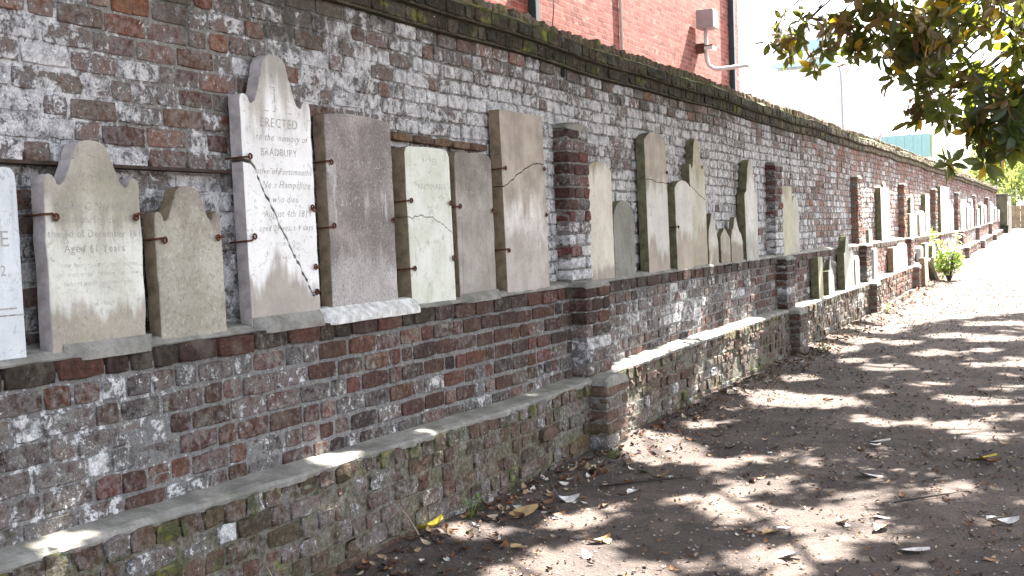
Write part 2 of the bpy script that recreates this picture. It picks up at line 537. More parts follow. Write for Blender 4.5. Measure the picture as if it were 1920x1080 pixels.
def zone_up(y, z):
    cov = .46 + .30 * ss(4.0, 5.6, y) - .16 * ss(12.5, 17, y) - .17 * ss(17, 24, y)
    cov += .06 * math.sin(y * 1.9 + z * 4)
    if y < 4.5: cov += .10 * ss(2.0, 1.75, z) - .06 * ss(2.2, 2.6, z)
    top = ss(2.18, 2.62, z)
    cov -= .16 * top * ss(4, 6, y) + .08 * ss(12.8, 14.5, y) * ss(20, 17, y)
    grime = .20 + .42 * top + .14 * ss(1.45, 1.15, z)
    grime += .12 * nz(y * .8, z * 2, 4)
    if y > 16: grime *= .75
    if y < 4.6: grime += .12
    moss = .06 + .30 * ss(1.32, 1.14, z)
    return (cov, moss, grime)

def zone_low(y, z):
    cov = .35 + .16 * math.sin(y * .9 - .6) * ss(.55, .8, z) + .10 * nz(y * 1.1, z * 3, 8)
    cov -= .16 * ss(.98, 1.08, z)
    return (cov, .10 + .25 * ss(.72, .55, z), .22 + .12 * nz(y, z * 3, 2))

def zone_base(y, z):
    return (.26 + .16 * nz(y * 1.3, z * 4, 5), .42 + .15 * ss(.25, 0, z) + .15 * ss(.4, .5, z), .30)

STONE_RECTS = []                              # filled below: (y0, y1, z1, plane) so that hidden bricks are not ranked
# the slabs, listed once: y0, width, bottom z, height, thickness, shape, ...
def S(**k): return k
SLABS = [
 S(y=2.13, w=.52, z=1.125, h=.665, t=.055, shape='roundsmall', hs=.64, x=-3.135, mat=dict(base=(.64, .67, .70), dark=(.54, .57, .60), speck=.08, streak=.1), edge='p', tilt=0,
   label='bluish white marble slab cut off by the left edge of the photo'),
 S(y=2.757, w=.435, z=1.15, h=.748, t=.062, shape='shoulder', hs=.622, x=-3.135, mat=dict(base=(.72, .71, .67), dark=(.54, .52, .47), top=.34, bottom=.24, top_col=(0.201, 0.170, 0.139), bot_col=(0.328, 0.273, 0.229), green=.15), edge='p',
   label='shouldered headstone lettered MARY GINOVOLY with brown stains and a round head'),
 S(y=3.272, w=.368, z=1.15, h=.593, t=.062, shape='shoulder', hs=.494, x=-3.135, mat=dict(base=(.44, .41, .35), dark=(.30, .275, .225), top=.2, top_col=(0.175, 0.154, 0.126), speck=.34), edge='t',
   label='small rough tan headstone with worn shoulders left of the tallest white one'),
 S(y=3.798, w=.482, z=1.15, h=1.175, t=.062, shape='shoulder', hs=.99, x=-3.135, mat=dict(base=(.84, .835, .83), dark=(.74, .73, .72), top=.20, bottom=.13, top_col=(0.224, 0.199, 0.168), bot_col=(0.348, 0.293, 0.249), speck=.07, streak=.08), edge='p',
   crack=[(0, .605), (.10, .60), (.30, .47), (.62, .27), (.90, .10), (1, .105)], gap=.016,
   label='tallest white headstone lettered ERECTED with a long diagonal crack'),
 S(y=4.378, w=.562, z=1.17, h=.945, t=.066, shape='segment', hs=.925, x=-3.135, mat=dict(base=(.36, .315, .30), dark=(.19, .165, .155), speck=.45, white=.75, streak=.4, bottom=.25, bot_col=(0.485, 0.454, 0.441)), edge='t',
   label='wide grey-brown speckled slab standing on a white mortar pad'),
 S(y=5.062, w=.458, z=1.135, h=.85, t=.085, shape='chamfer', hs=.0, x=-3.125, mat=dict(base=(.70, .71, .66), dark=(.58, .60, .52), green=.3, speck=.08, streak=.2), edge='t', tilt=.012,
   crack=[(0, .57), (.25, .575), (.5, .565), (.75, .52), (1, .455)], gap=.003,
   label='greenish white slab under the brick hood with a fine arched crack'),
 S(y=5.588, w=.44, z=1.15, h=.835, t=.08, shape='chamfer', hs=.0, x=-3.135, mat=dict(base=(.40, .365, .335), dark=(.26, .235, .21), top=.30, top_col=(0.139, 0.121, 0.105), white=.35, speck=.18, streak=.35), edge='t',
   label='dark-topped brown-grey slab between the greenish slab and the split tall slab'),
 S(y=6.165, w=.605, z=1.15, h=1.112, t=.075, shape='flat', hs=.0, x=-3.13, mat=dict(base=(.72, .69, .66), dark=(.54, .50, .47), top=.52, bottom=.36, top_col=(0.226, 0.186, 0.148), bot_col=(0.413, 0.364, 0.333), speck=.12, streak=.3), edge='t',
   crack=[(0, .585), (.12, .60), (.35, .655), (.6, .70), (.82, .725), (1, .715)], gap=.006,
   label='tall flat-topped slab with a brown upper half, split above mid height, beside the nearest pilaster'),
 S(y=7.475, w=.455, z=1.15, h=.862, t=.06, shape='segment', hs=.80, x=-3.13, mat=dict(base=(.62, .58, .51), dark=(.52, .48, .41), top=.10, bottom=.12, top_col=(0.177, 0.146, 0.097), bot_col=(0.331, 0.281, 0.238), speck=.06, streak=.12), edge='p',
   label='plain cream slab with arched top just right of the nearest pilaster'),
 S(y=7.962, w=.435, z=1.15, h=.59, t=.05, shape='arch', hs=.42, x=-3.14, mat=dict(base=(.225, .22, .195), dark=(.15, .145, .125), speck=.2), edge='d',
   label='short dark grey arched slab between the cream slab and a two-tone slab'),
 S(y=8.675, w=.515, z=1.15, h=1.15, t=.075, shape='segment', hs=1.07, x=-3.13, mat=dict(base=(.58, .57, .54), dark=(.50, .48, .45), top=.42, bottom=.20, top_col=(0.234, 0.191, 0.150), bot_col=(0.347, 0.291, 0.242), speck=.08), edge='d',
   crack=[(0, .665), (.3, .66), (.6, .645), (1, .64)], gap=.004,
   label='tall two-tone slab, brown above and white below its level crack'),
 S(y=9.345, w=.44, z=1.15, h=.775, t=.075, shape='segment', hs=.70, x=-3.115, mat=dict(base=(.60, .58, .55), dark=(.50, .48, .45), bottom=.33, bot_col=(0.382, 0.320, 0.258), speck=.05, streak=.1), edge='d',
   label='lower white slab with rounded top and brown foot, standing before a taller pointed one'),
 S(y=9.845, w=.45, z=1.15, h=1.16, t=.075, shape='shoulder', hs=.93, x=-3.14, mat=dict(base=(.56, .54, .48), dark=(.46, .43, .36), top=.22, bottom=.30, top_col=(0.270, 0.220, 0.170), bot_col=(0.382, 0.320, 0.258), green=.2, speck=.06), edge='d',
   crack=[(0, .64), (.4, .585), (1, .525)], gap=.005,
   label='tall narrow pointed headstone with a slanting crack and mossy left edge'),
 S(y=10.31, w=.30, z=1.15, h=.49, t=.05, shape='point', hs=.22, x=-3.13, mat=dict(base=(.52, .50, .46), dark=(.40, .38, .33), bottom=.3, bot_col=(0.303, 0.260, 0.217)), edge='d',
   label='small pointed fragment next to the tall narrow headstone'),
 S(y=10.70, w=.32, z=1.15, h=.345, t=.05, shape='point', hs=.24, x=-3.13, mat=dict(base=(.42, .39, .33), dark=(.30, .27, .22), bottom=.3, bot_col=(0.271, 0.221, 0.178)), edge='d',
   label='lowest stubby brown fragment in the row of small pieces'),
 S(y=11.06, w=.42, z=1.15, h=.455, t=.05, shape='broken', hs=.30, x=-3.13, mat=dict(base=(.55, .53, .50), dark=(.36, .33, .28), bottom=.4, bot_col=(0.271, 0.221, 0.178)), edge='d',
   label='broken fragment with a jagged tip leaning beside a tall pointed headstone'),
 S(y=11.60, w=.48, z=1.15, h=1.05, t=.085, shape='ogee', hs=.70, x=-3.125, mat=dict(base=(.60, .59, .56), dark=(.48, .47, .43), top=.16, bottom=.25, top_col=(0.253, 0.204, 0.173), bot_col=(0.364, 0.339, 0.308), speck=.06), edge='d',
   label='tall white pointed headstone with narrow shoulders, left of the second pilaster'),
 S(y=13.20, w=.52, z=1.12, h=.84, t=.06, shape='flat', hs=0, x=-3.125, mat=dict(base=(.45, .43, .33), dark=(.36, .34, .25), top=.16, top_col=(0.235, 0.204, 0.142), speck=.06), edge='t',
   label='flat-topped tan slab standing against the second pilaster'),
 S(y=13.76, w=.34, z=1.13, h=.72, t=.06, shape='round', hs=0, x=-3.14, mat=dict(base=(.43, .42, .36), dark=(.34, .32, .26), speck=.06), edge='t',
   label='narrow rounded slab tucked behind the flat tan slab'),
 # second bay, on the lower ledge
 S(y=14.46, w=.26, z=.53, h=.56, t=.10, shape='flat', hs=0, x=-2.995, mat=dict(base=(.33, .32, .22), dark=(.24, .23, .15), green=.3), edge='d',
   label='thick mossy flat slab, first on the lower ledge past the second pilaster'),
 S(y=15.08, w=.30, z=.53, h=.36, t=.09, shape='chamfer', hs=0, x=-2.995, mat=dict(base=(.55, .54, .50), dark=(.42, .40, .35)), edge='d',
   label='short broken stump on the lower ledge beside the mossy flat slab'),
 S(y=15.32, w=.36, z=.53, h=.50, t=.06, shape='broken', hs=.34, x=-3.045, mat=dict(base=(.60, .59, .55), dark=(.45, .43, .40)), edge='d',
   label='jagged white fragment behind the short stump on the lower ledge'),
 S(y=16.18, w=.50, z=.53, h=.80, t=.10, shape='ogee', hs=.55, x=-2.995, mat=dict(base=(.44, .44, .40), dark=(.33, .33, .28), green=.2), edge='d',
   label='tallest greyish headstone on the lower ledge, its tip above the upper ledge'),
 S(y=16.74, w=.28, z=.53, h=.60, t=.06, shape='round', hs=0, x=-3.02, mat=dict(base=(.50, .50, .46), dark=(.40, .39, .35)), edge='d',
   label='slim rounded slab right behind the tallest headstone of the lower ledge'),
 S(y=17.14, w=.34, z=.53, h=.49, t=.055, shape='segment', hs=.43, x=-3.02, mat=dict(base=(.50, .49, .45), dark=(.40, .39, .35)), edge='d',
   label='small arched slab on the lower ledge close to the third pilaster'),
 # beyond the third pilaster
 S(y=18.55, w=.30, z=1.12, h=.27, t=.05, shape='flat', hs=0, x=-3.055, mat=dict(base=(.56, .56, .52)), edge='d',
   label='small thin slab set upright on the head of the third lower pilaster'),
 S(y=18.78, w=.34, z=.55, h=.53, t=.06, shape='flat', hs=0, x=-3.02, mat=dict(base=(.45, .50, .48)), edge='p',
   label='thin blue-grey slab just past the third pilaster on the lower ledge'),
 S(y=20.28, w=.95, z=1.13, h=.96, t=.09, shape='chamfer', hs=0, x=-3.125, mat=dict(base=(.66, .65, .60)), edge='d',
   label='broad white slab with mossy edge, first on the upper ledge past the third pilaster'),
 S(y=20.9, w=.34, z=1.14, h=1.06, t=.05, shape='round', hs=0, x=-3.175, mat=dict(base=(.66, .66, .64)), edge='d',
   label='round-topped slab peeping over the broad white slab'),
 S(y=20.6, w=.86, z=.58, h=.47, t=.10, shape='flat', hs=0, x=-2.99, mat=dict(base=(.68, .67, .64)), edge='t',
   label='low broad white slab on the lower ledge before the fourth pilaster'),
 S(y=21.6, w=.9, z=.58, h=.52, t=.06, shape='segment', hs=.46, x=-3.02, mat=dict(base=(.68, .68, .66)), edge='t',
   label='second low white slab, against the fourth pilaster on the lower ledge'),
]
# farther bays: y0, width, z, height, shape, plane x, label
for (y0, w, z, h, shp, x, lab) in [
 (23.55, 1.05, 1.14, .50, 'chamfer', -3.10, 'wide low white slab right after the fourth pilaster'),
 (24.2, .42, 1.14, .88, 'round', -3.16, 'round-headed slab rising behind the wide low white slab'),
 (25.1, .9, 1.14, .56, 'segment', -3.11, 'white arched slab in the middle of the fourth bay'),
 (26.3, .72, 1.14, .93, 'flat', -3.13, 'tall flat white slab left of the fifth pilaster'),
 (24.3, .40, .62, .36, 'segment', -3.0, 'small arched white slab low in the fourth bay'),
 (25.0, .52, .62, .40, 'flat', -3.0, 'square white slab low in the fourth bay'),
 (26.2, .62, .63, .40, 'round', -3.0, 'rounded white slab low near the fifth pilaster'),
 (27.2, .40, .64, .42, 'flat', -3.0, 'narrow low slab touching the fifth pilaster'),
 (29.1, 1.9, 1.14, 1.16, 'flat', -3.12, 'very tall wide white slab past the fifth pilaster'),
 (31.2, .8, 1.14, .72, 'segment', -3.12, 'medium arched slab left of the sixth pilaster'),
 (33.9, .8, 1.14, .82, 'flat', -3.12, 'flat white slab right of the sixth pilaster'),
 (34.9, .62, 1.14, .92, 'round', -3.13, 'rounded tall slab in the sixth bay'),
 (35.8, .9, 1.15, .80, 'segment', -3.12, 'arched white slab in the sixth bay'),
 (37.0, .9, 1.15, .95, 'ogee', -3.12, 'pointed white headstone left of the seventh pilaster'),
 (39.2, .9, 1.18, .62, 'flat', -3.12, 'low flat slab right of the seventh pilaster'),
 (40.8, .7, 1.20, .82, 'round', -3.12, 'rounded slab in the seventh bay'),
 (42.2, .9, 1.22, .72, 'segment', -3.12, 'arched slab left of the last pilaster'),
 (44.6, .8, 1.26, .82, 'flat', -3.12, 'flat white slab right of the last pilaster'),
 (45.8, .7, 1.28, .72, 'round', -3.12, 'rounded slab in the last bay'),
 (46.9, 1.0, 1.30, .62, 'segment', -3.11, 'low arched slab in the last bay'),
 (48.3, .7, 1.33, .46, 'flat', -3.08, 'lowest slab at the far corner of the wall')]:
    SLABS.append(S(y=y0, w=w, z=z, h=h, t=.09, shape=shp, hs=h * (.86 if shp == 'segment' else .7), x=x,
                   mat=None, edge='d' if random.random() < .5 else 'p', label=lab, far=True))
for s in SLABS:
    STONE_RECTS.append((s['y'] - .02, s['y'] + s['w'] + .02, s['z'], s['z'] + (s['hs'] if s['hs'] else s['h']) - .02, s['x']))

def hidden_by_slab(y, z, x):
    for (a, b, c, d, px) in STONE_RECTS:
        if a < y - .02 and y + .02 < b and c - .05 < z < d and x < px: return True
    return False

def course_run(b, x, y0, y1, z, H, pal, zonef, D=.10, tone=1.0, kind='mix', skip=None, wear=.0016, jitx=.003, covr=.12):
    y = y0 - random.uniform(0, .2)
    stretch = random.random() < .5
    while y < y1:
        if kind == 'head': L = random.uniform(.098, .115)
        elif kind == 'str': L = random.uniform(.20, .225)
        else:
            L = (random.uniform(.195, .225) if random.random() < .62 else random.uniform(.098, .115)) if stretch else \
                (random.uniform(.100, .116) if random.random() < .68 else random.uniform(.195, .22))
        a, e = max(y, y0), min(y + L, y1)
        y += L + random.uniform(.010, .016)
        if e - a < .045: continue
        yc, zc = (a + e) / 2, z + H / 2
        if skip and skip(yc, zc): continue
        zo = list(zonef(yc, zc))
        zo[0] += random.gauss(0, covr); zo[0] = min(1.1, max(-.1, zo[0]))
        zo[2] = max(0, zo[2] + random.gauss(0, .09)); zo[1] = max(0, zo[1] + random.gauss(0, .07))
        p = pal(yc) if callable(pal) else pal
        xx = x(yc, zc) if callable(x) else x
        zw = float(warp(yc, zc))
        b.add((xx + random.gauss(0, jitx), yc, zw + random.gauss(0, .002)), e - a, (H - .010) * random.uniform(.95, 1.02), D,
              pick(p) * tone, zo, .0035, wear, hidden_by_slab(yc, zw, xx))

EY, EZ, EX = (0, 1, 0), (0, 0, 1), (1, 0, 0)
# --- upper stage
def up_x(y, z):
    r = .05 if (y < 3.79 and z < 1.795) else 0.0            # blocked niche behind the first stones
    return XU - r + .012 * nz(y * .7, z * .9, 11)
ZU0, HU = 1.13, 1.51 / 18
zrows = [ZU0 - .05] + [ZU0 + HU * k for k in np.arange(0, 18.01, .5)]
def core_rows(fx, zlist, rec=0.0):
    return [(lambda yy, zz=z: (np.array([fx(v, zz - .01) for v in yy]) - (.0065 + rec * (yy > 5)) + np.array([.004 * nz(v * 9, zz * 9, 2) for v in yy]), warp(yy, np.full(len(yy), zz)))) for z in zlist]
YS = np.concatenate([np.arange(WALL_Y0, 20, .11), np.arange(20, WALL_Y1, .4), [WALL_Y1]])
zl = sorted(set(list(zrows) + [1.793, 1.797]))
upper = sheet('upper_wall', YS, core_rows(up_x, zl, .006), lambda y, i: (.27, .26, .235) if y < 5 else (.20, .195, .175),
              lambda y, i: (lambda q: (q[0] * .85 + (.14 if y < 5 else -.04), q[1] + .05, q[2] + .05))(zone_up(y, zl[i])), wall)
bu = Batch(upper, EY, EZ, EX)
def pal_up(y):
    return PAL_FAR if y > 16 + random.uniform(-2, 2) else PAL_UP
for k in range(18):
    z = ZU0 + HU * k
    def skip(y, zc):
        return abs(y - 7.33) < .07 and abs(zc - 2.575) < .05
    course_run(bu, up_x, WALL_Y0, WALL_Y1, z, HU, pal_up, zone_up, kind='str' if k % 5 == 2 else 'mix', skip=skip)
# brick hood over two of the slabs
for q, yy in enumerate(np.arange(5.02, 6.02, .21)):
    bu.add((XU + .052, yy + .1, 2.025 - .012 * q / 4), .195, .045, .09, pick([(.10, .062, .045), (.13, .085, .055)]), (.05, .3, .4), .006, .0022, False)

# --- middle stage
ZL0, HL = .52, .61 / 7
def lo_x(y, z): return XL + .008 * nz(y * .9, z, 21)
zl2 = [ZL0 - .03] + [ZL0 + HL * k for k in np.arange(0, 6.91, .5)]
lower = sheet('lower_wall', YS, core_rows(lo_x, zl2), lambda y, i: (.19, .19, .195),
              lambda y, i: (lambda q: (q[0] + .06, q[1], q[2]))(zone_low(y, zl2[i])), wall)
bl = Batch(lower, EY, EZ, EX)
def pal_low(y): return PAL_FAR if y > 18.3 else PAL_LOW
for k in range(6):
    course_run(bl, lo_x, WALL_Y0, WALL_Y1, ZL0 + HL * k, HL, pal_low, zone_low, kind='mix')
course_run(bl, lambda y, z: XL + .012, WALL_Y0, WALL_Y1, ZL0 + HL * 6, HL, [(.045, .028, .025), (.062, .036, .028), (.038, .030, .023), (.085, .04, .031)],
           lambda y, z: (.10, .30, .30), D=.12, wear=.004, covr=.1)

# --- bottom stage
HB = .102 - .015
def ba_x(y, z): return XB + .014 * nz(y * 1.1, z * 2, 31) + .02 * max(0, .15 - z)
zl3 = [-.35, -.1] + [.52 - HB * k for k in np.arange(6.5, .05, -.5)]
base = sheet('base_wall', YS, core_rows(ba_x, zl3), lambda y, i: (.125, .115, .080),
             lambda y, i: (lambda q: (q[0] + .02, q[1] + .05, q[2] + .05))(zone_base(y, zl3[i])), wall)
bb = Batch(base, EY, EZ, EX)
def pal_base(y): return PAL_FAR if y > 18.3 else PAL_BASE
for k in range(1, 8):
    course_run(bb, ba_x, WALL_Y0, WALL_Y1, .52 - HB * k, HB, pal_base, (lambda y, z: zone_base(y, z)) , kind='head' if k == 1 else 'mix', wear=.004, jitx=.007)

# --- ledges: sloped mortar weathering
def edge_n(y, s, a): return np.array([a * (nz(v * 3.1, s) + .7 * nz(v * 11, s + 3) + .45 * nz(v * 29, s + 6)) for v in y])
YD = np.concatenate([np.arange(WALL_Y0, 16, .03), np.arange(16, WALL_Y1, .15), [WALL_Y1]])
def ledge(name, x_back, x_front, z, rise, amp, drop, s):
    e = edge_n(YD, s, amp)
    surf = lambda k: np.array([.004 * nz(v * 7, k, s) for v in YD])
    rows = [lambda y: (np.full(len(y), x_back - .07), warp(y, np.full(len(y), z)) + rise + .012),
            lambda y: (np.full(len(y), x_back + .005), warp(y, np.full(len(y), z)) + rise + surf(1)),
            lambda y: (np.full(len(y), x_front * .72 + x_back * .28), warp(y, np.full(len(y), z)) + rise * .70 + surf(2)),
            lambda y: (x_front - .012 + e * .9, warp(y, np.full(len(y), z)) + .012 + e * .15 + surf(3)),
            lambda y: (x_front + e, warp(y, np.full(len(y), z)) + .001 + e * .2),
            lambda y: (x_front - .004 + e, warp(y, np.full(len(y), z)) - drop),
            lambda y: (np.full(len(y), x_front - .04), warp(y, np.full(len(y), z)) - drop - .004)]
    return sheet(name, YD, rows, lambda y, i: (.3, .3, .3), lambda y, i: (.3, .2, .2), wall, CEMENT)
ledge('upper_ledge', XU, XL - .004, 1.13, .036, .014, .006, 1.5)
ledge('lower_ledge', XL, XB - .002, .52, .030, .028, .016, 7.5)

# --- coping: two corbelled courses, a mossy slope and a row of bricks on edge
ZC = 2.64
cop_rows = [lambda y: (np.full(len(y), XU - .02), warp(y, np.full(len(y), ZC - .004))),
            lambda y: (np.full(len(y), XU + .035), warp(y, np.full(len(y), ZC - .004))),
            lambda y: (np.full(len(y), XU + .038), warp(y, np.full(len(y), ZC + .084))),
            lambda y: (np.full(len(y), XU + .078), warp(y, np.full(len(y), ZC + .085))),
            lambda y: (np.full(len(y), XU + .080), warp(y, np.full(len(y), ZC + .163))),
            lambda y: (XU + .088 + edge_n(y, 3.3, .012), warp(y, np.full(len(y), ZC + .172)) + edge_n(y, 4.4, .012)),
            lambda y: (np.full(len(y), XU + .02), warp(y, np.full(len(y), ZC + .205)) + edge_n(y, 5.4, .014)),
            lambda y: (np.full(len(y), XU - .10), warp(y, np.full(len(y), ZC + .235)) + edge_n(y, 6.4, .008)),
            lambda y: (np.full(len(y), XU - .17), warp(y, np.full(len(y), ZC + .245))),
            lambda y: (np.full(len(y), XU - .185), warp(y, np.full(len(y), ZC + .325))),
            lambda y: (np.full(len(y), XU - .37), warp(y, np.full(len(y), ZC + .325))),
            lambda y: (np.full(len(y), XU - .38), warp(y, np.full(len(y), ZC + .0))),
            lambda y: (np.full(len(y), XU - .38), np.full(len(y), -.3))]
def cop_zone(y, i):
    s = ss(9, 16, y)
    if i <= 4: return (.06, .45 + .1 * s, .45 - .25 * s)
    if i <= 8: return (.05 + .1 * s, .80, .36 - .22 * s)
    return (.15, .35, .25)
def cop_col(y, i):
    return (.075, .072, .05) if i <= 4 else (.085, .085, .04)
coping = sheet('coping', np.concatenate([np.arange(WALL_Y0, 20, .06), np.arange(20, WALL_Y1, .3), [WALL_Y1]]), cop_rows, cop_col, cop_zone, wall)
bc = Batch(coping, EY, EZ, EX)
def cz_(y, z): return (.08 + .12 * ss(10, 20, y), .54, .42 - .25 * ss(9, 18, y))
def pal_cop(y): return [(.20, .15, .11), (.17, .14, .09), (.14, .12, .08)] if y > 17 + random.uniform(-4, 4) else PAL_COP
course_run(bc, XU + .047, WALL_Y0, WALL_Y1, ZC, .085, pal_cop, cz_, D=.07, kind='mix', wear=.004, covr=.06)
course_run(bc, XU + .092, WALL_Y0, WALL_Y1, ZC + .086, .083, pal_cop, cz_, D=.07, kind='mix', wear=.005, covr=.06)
y = WALL_Y0
br = Batch(coping, EY, EZ, EX)
while y < WALL_Y1:
    L = random.uniform(.056, .068)
    zo = (.16 + random.gauss(0, .1), .36 + random.gauss(0, .12), .22 + random.gauss(0, .1))
    br.add((XU - .165 + random.gauss(0, .008), y + L / 2, float(warp(y, ZC + .292)) + random.gauss(0, .006)), L, .108 + random.gauss(0, .006), .16, pick(PAL_ROW), zo, .010, .004, False)
    y += L + random.uniform(.014, .026)

# --- pilasters in three stages
PB = [bu, bl, bb, bc, br]
def pilaster(y0, x_face, x_wall, z0, z1, w, zonef, pal, dome=.05, tone=1.0, narrow=0.0):
    core = MB().box(x_wall - .05, x_face - .008, y0 + .008, y0 + w - .008, z0 - .02, z1 - .01)
    co = core.build('pilaster', None, wall)
    me = co.data; nv = len(me.vertices)
    zc = zonef((z0 + z1) / 2)
    a = me.attributes.new('col', 'FLOAT_COLOR', 'POINT'); a.data.foreach_set('color', np.tile([.17, .165, .15, 1.], nv).astype(np.float32))
    a = me.attributes.new('zone', 'FLOAT_COLOR', 'POINT'); a.data.foreach_set('color', np.tile([zc[0] + .1, zc[1], zc[2], 1.], nv).astype(np.float32))
    me.materials.append(MASON)
    b = Batch(co, EY, EZ, EX)
    nC = max(2, int(round((z1 - z0) / .083))); h = (z1 - z0) / nC
    for k in range(nC):
        z = z0 + h * (k + .5)
        cuts = [0, w / 2 + random.uniform(-.01, .01), w] if k % 2 == 0 else [0, w * .27, w * .73, w]
        for c0, c1 in zip(cuts[:-1], cuts[1:]):
            zo = list(zonef(z)); zo[0] += random.gauss(0, .16)
            L = c1 - c0 - .008
            b.add((x_face + random.gauss(0, .003), y0 + (c0 + c1) / 2, z + random.gauss(0, .001)), L, h - .008, x_face - x_wall + .02, pick(pal) * tone, zo, .007, .003, False)
    PB.append(b)
    # rounded mortar head
    mb = MB(); n = 8; pts = []
    for i in range(n + 1):
        t = math.pi * i / n
        pts.append((y0 + w / 2 - (w / 2 + .004) * math.cos(t), z1 - .006 + dome * math.sin(t) ** .7))
    v0 = len(mb.v)
    for xx in (x_wall - .02, x_face - .012, x_face + .006):
        for (yy, zz) in pts: mb.v.append((xx, yy, zz - (.012 if xx > x_face else 0)))
    for r_ in range(2):
        for i in range(n):
            a0 = v0 + r_ * (n + 1) + i; mb.f.append([a0, a0 + 1, a0 + n + 2, a0 + n + 1])
    mb.f.append([v0 + 2 * (n + 1) + i for i in range(n + 1)])
    mb.f.append([v0 + i for i in range(n + 1)][::-1])
    mb.build('cap', CEMENT, co)

for k, py in enumerate(PIL):
    lz, uz = float(warp(py, .52)), float(warp(py, 1.13))
    top = 2.175 if k else 2.21
    if k < 2:
        zfu = lambda z: (.14 + .70 * ss(1.85, 1.25, z), .08 + .2 * ss(1.9, 2.2, z), .15 + .34 * ss(1.75, 2.1, z))
        pal = [(.085, .042, .036), (.12, .048, .042), (.065, .038, .033)]
    else:
        zfu = lambda z: (.22, .2, .18); pal = [(.22, .11, .08), (.18, .09, .07), (.25, .14, .10)]
    pilaster(py, XU + .11, XU, uz + .03, top, .365 if k < 3 else .40, zfu, pal, .045)
    pl2 = PAL_LOW if k < 3 else PAL_FAR
    pilaster(py - .07, XL + .115, XL, lz + .02, uz + (.0 if k != 1 else -.02), .43, lambda z: (.42 * ss(1.0, .7, z) + .05, .30, .28), pl2, .035, .9)
    pilaster(py - .115, XB + .115, XB, float(gz(py)) - .12, lz - .02, .40, lambda z: (.22, .40, .30), PAL_BASE if k < 3 else PAL_FAR, .06)

emit_bricks(PB, MASON, 300)

# lintel bar over the blocked niche, drain hole, mortar pads under some stones
MB().box(XU - .06, XU + .012, WALL_Y0, 3.80, 1.797, 1.809).build('lintel_bar', simple_mat('dark_iron_lintel', (.045, .03, .022), .8, .4, 30), wall)
MB().tube([(XU - .12, 7.33, 2.60), (XU - .004, 7.33, 2.60)], .032, 12).build('drain_hole', simple_mat('painted_hole_dark', (.008, .008, .008), .95, .2), wall)  # solid black plug, the darkness inside the hole is its colour

def fillet(name, y0, y1, x_in, x_out, z_in, z_out, mat, amp, s, parent=wall):
    ys = np.arange(y0, y1 + .001, .018); n = len(ys)
    t = np.clip(np.minimum(ys - y0, y1 - ys) / .06, 0, 1)
    e = edge_n(ys, s, amp)
    rows = [lambda y: (np.full(n, x_in - .04), np.full(n, z_in + .004)),
            lambda y: (np.full(n, x_in), z_in + e * .3),
            lambda y: (x_in + (x_out - x_in) * .55 * t + e * .4, z_out + (z_in - z_out) * .62 + e * .5),
            lambda y: (x_in + (x_out - x_in) * t + e, z_out + .018 + e * .6),
            lambda y: (x_in + (x_out - x_in) * t + e, z_out - .008 + e * .4),
            lambda y: (np.full(n, x_in), np.full(n, z_out - .02))]
    o = sheet(name, ys, rows, lambda y, i: (.3, .3, .3), lambda y, i: (.3, .2, .2), parent, mat)
    return o
fillet('lime_pad', 4.27, 5.13, -3.133, -3.078, 1.190, 1.122, LIME, .010, 2.2)
fillet('mortar_pad', 3.80, 4.30, -3.133, -3.088, 1.185, 1.125, CEMENT, .006, 3.2)
fillet('mortar_pad', 2.80, 3.22, -3.133, -3.088, 1.175, 1.125, CEMENT, .006, 4.2)
fillet('mortar_pad', 5.60, 6.05, -3.133, -3.090, 1.175, 1.130, CEMENT, .006, 5.2)

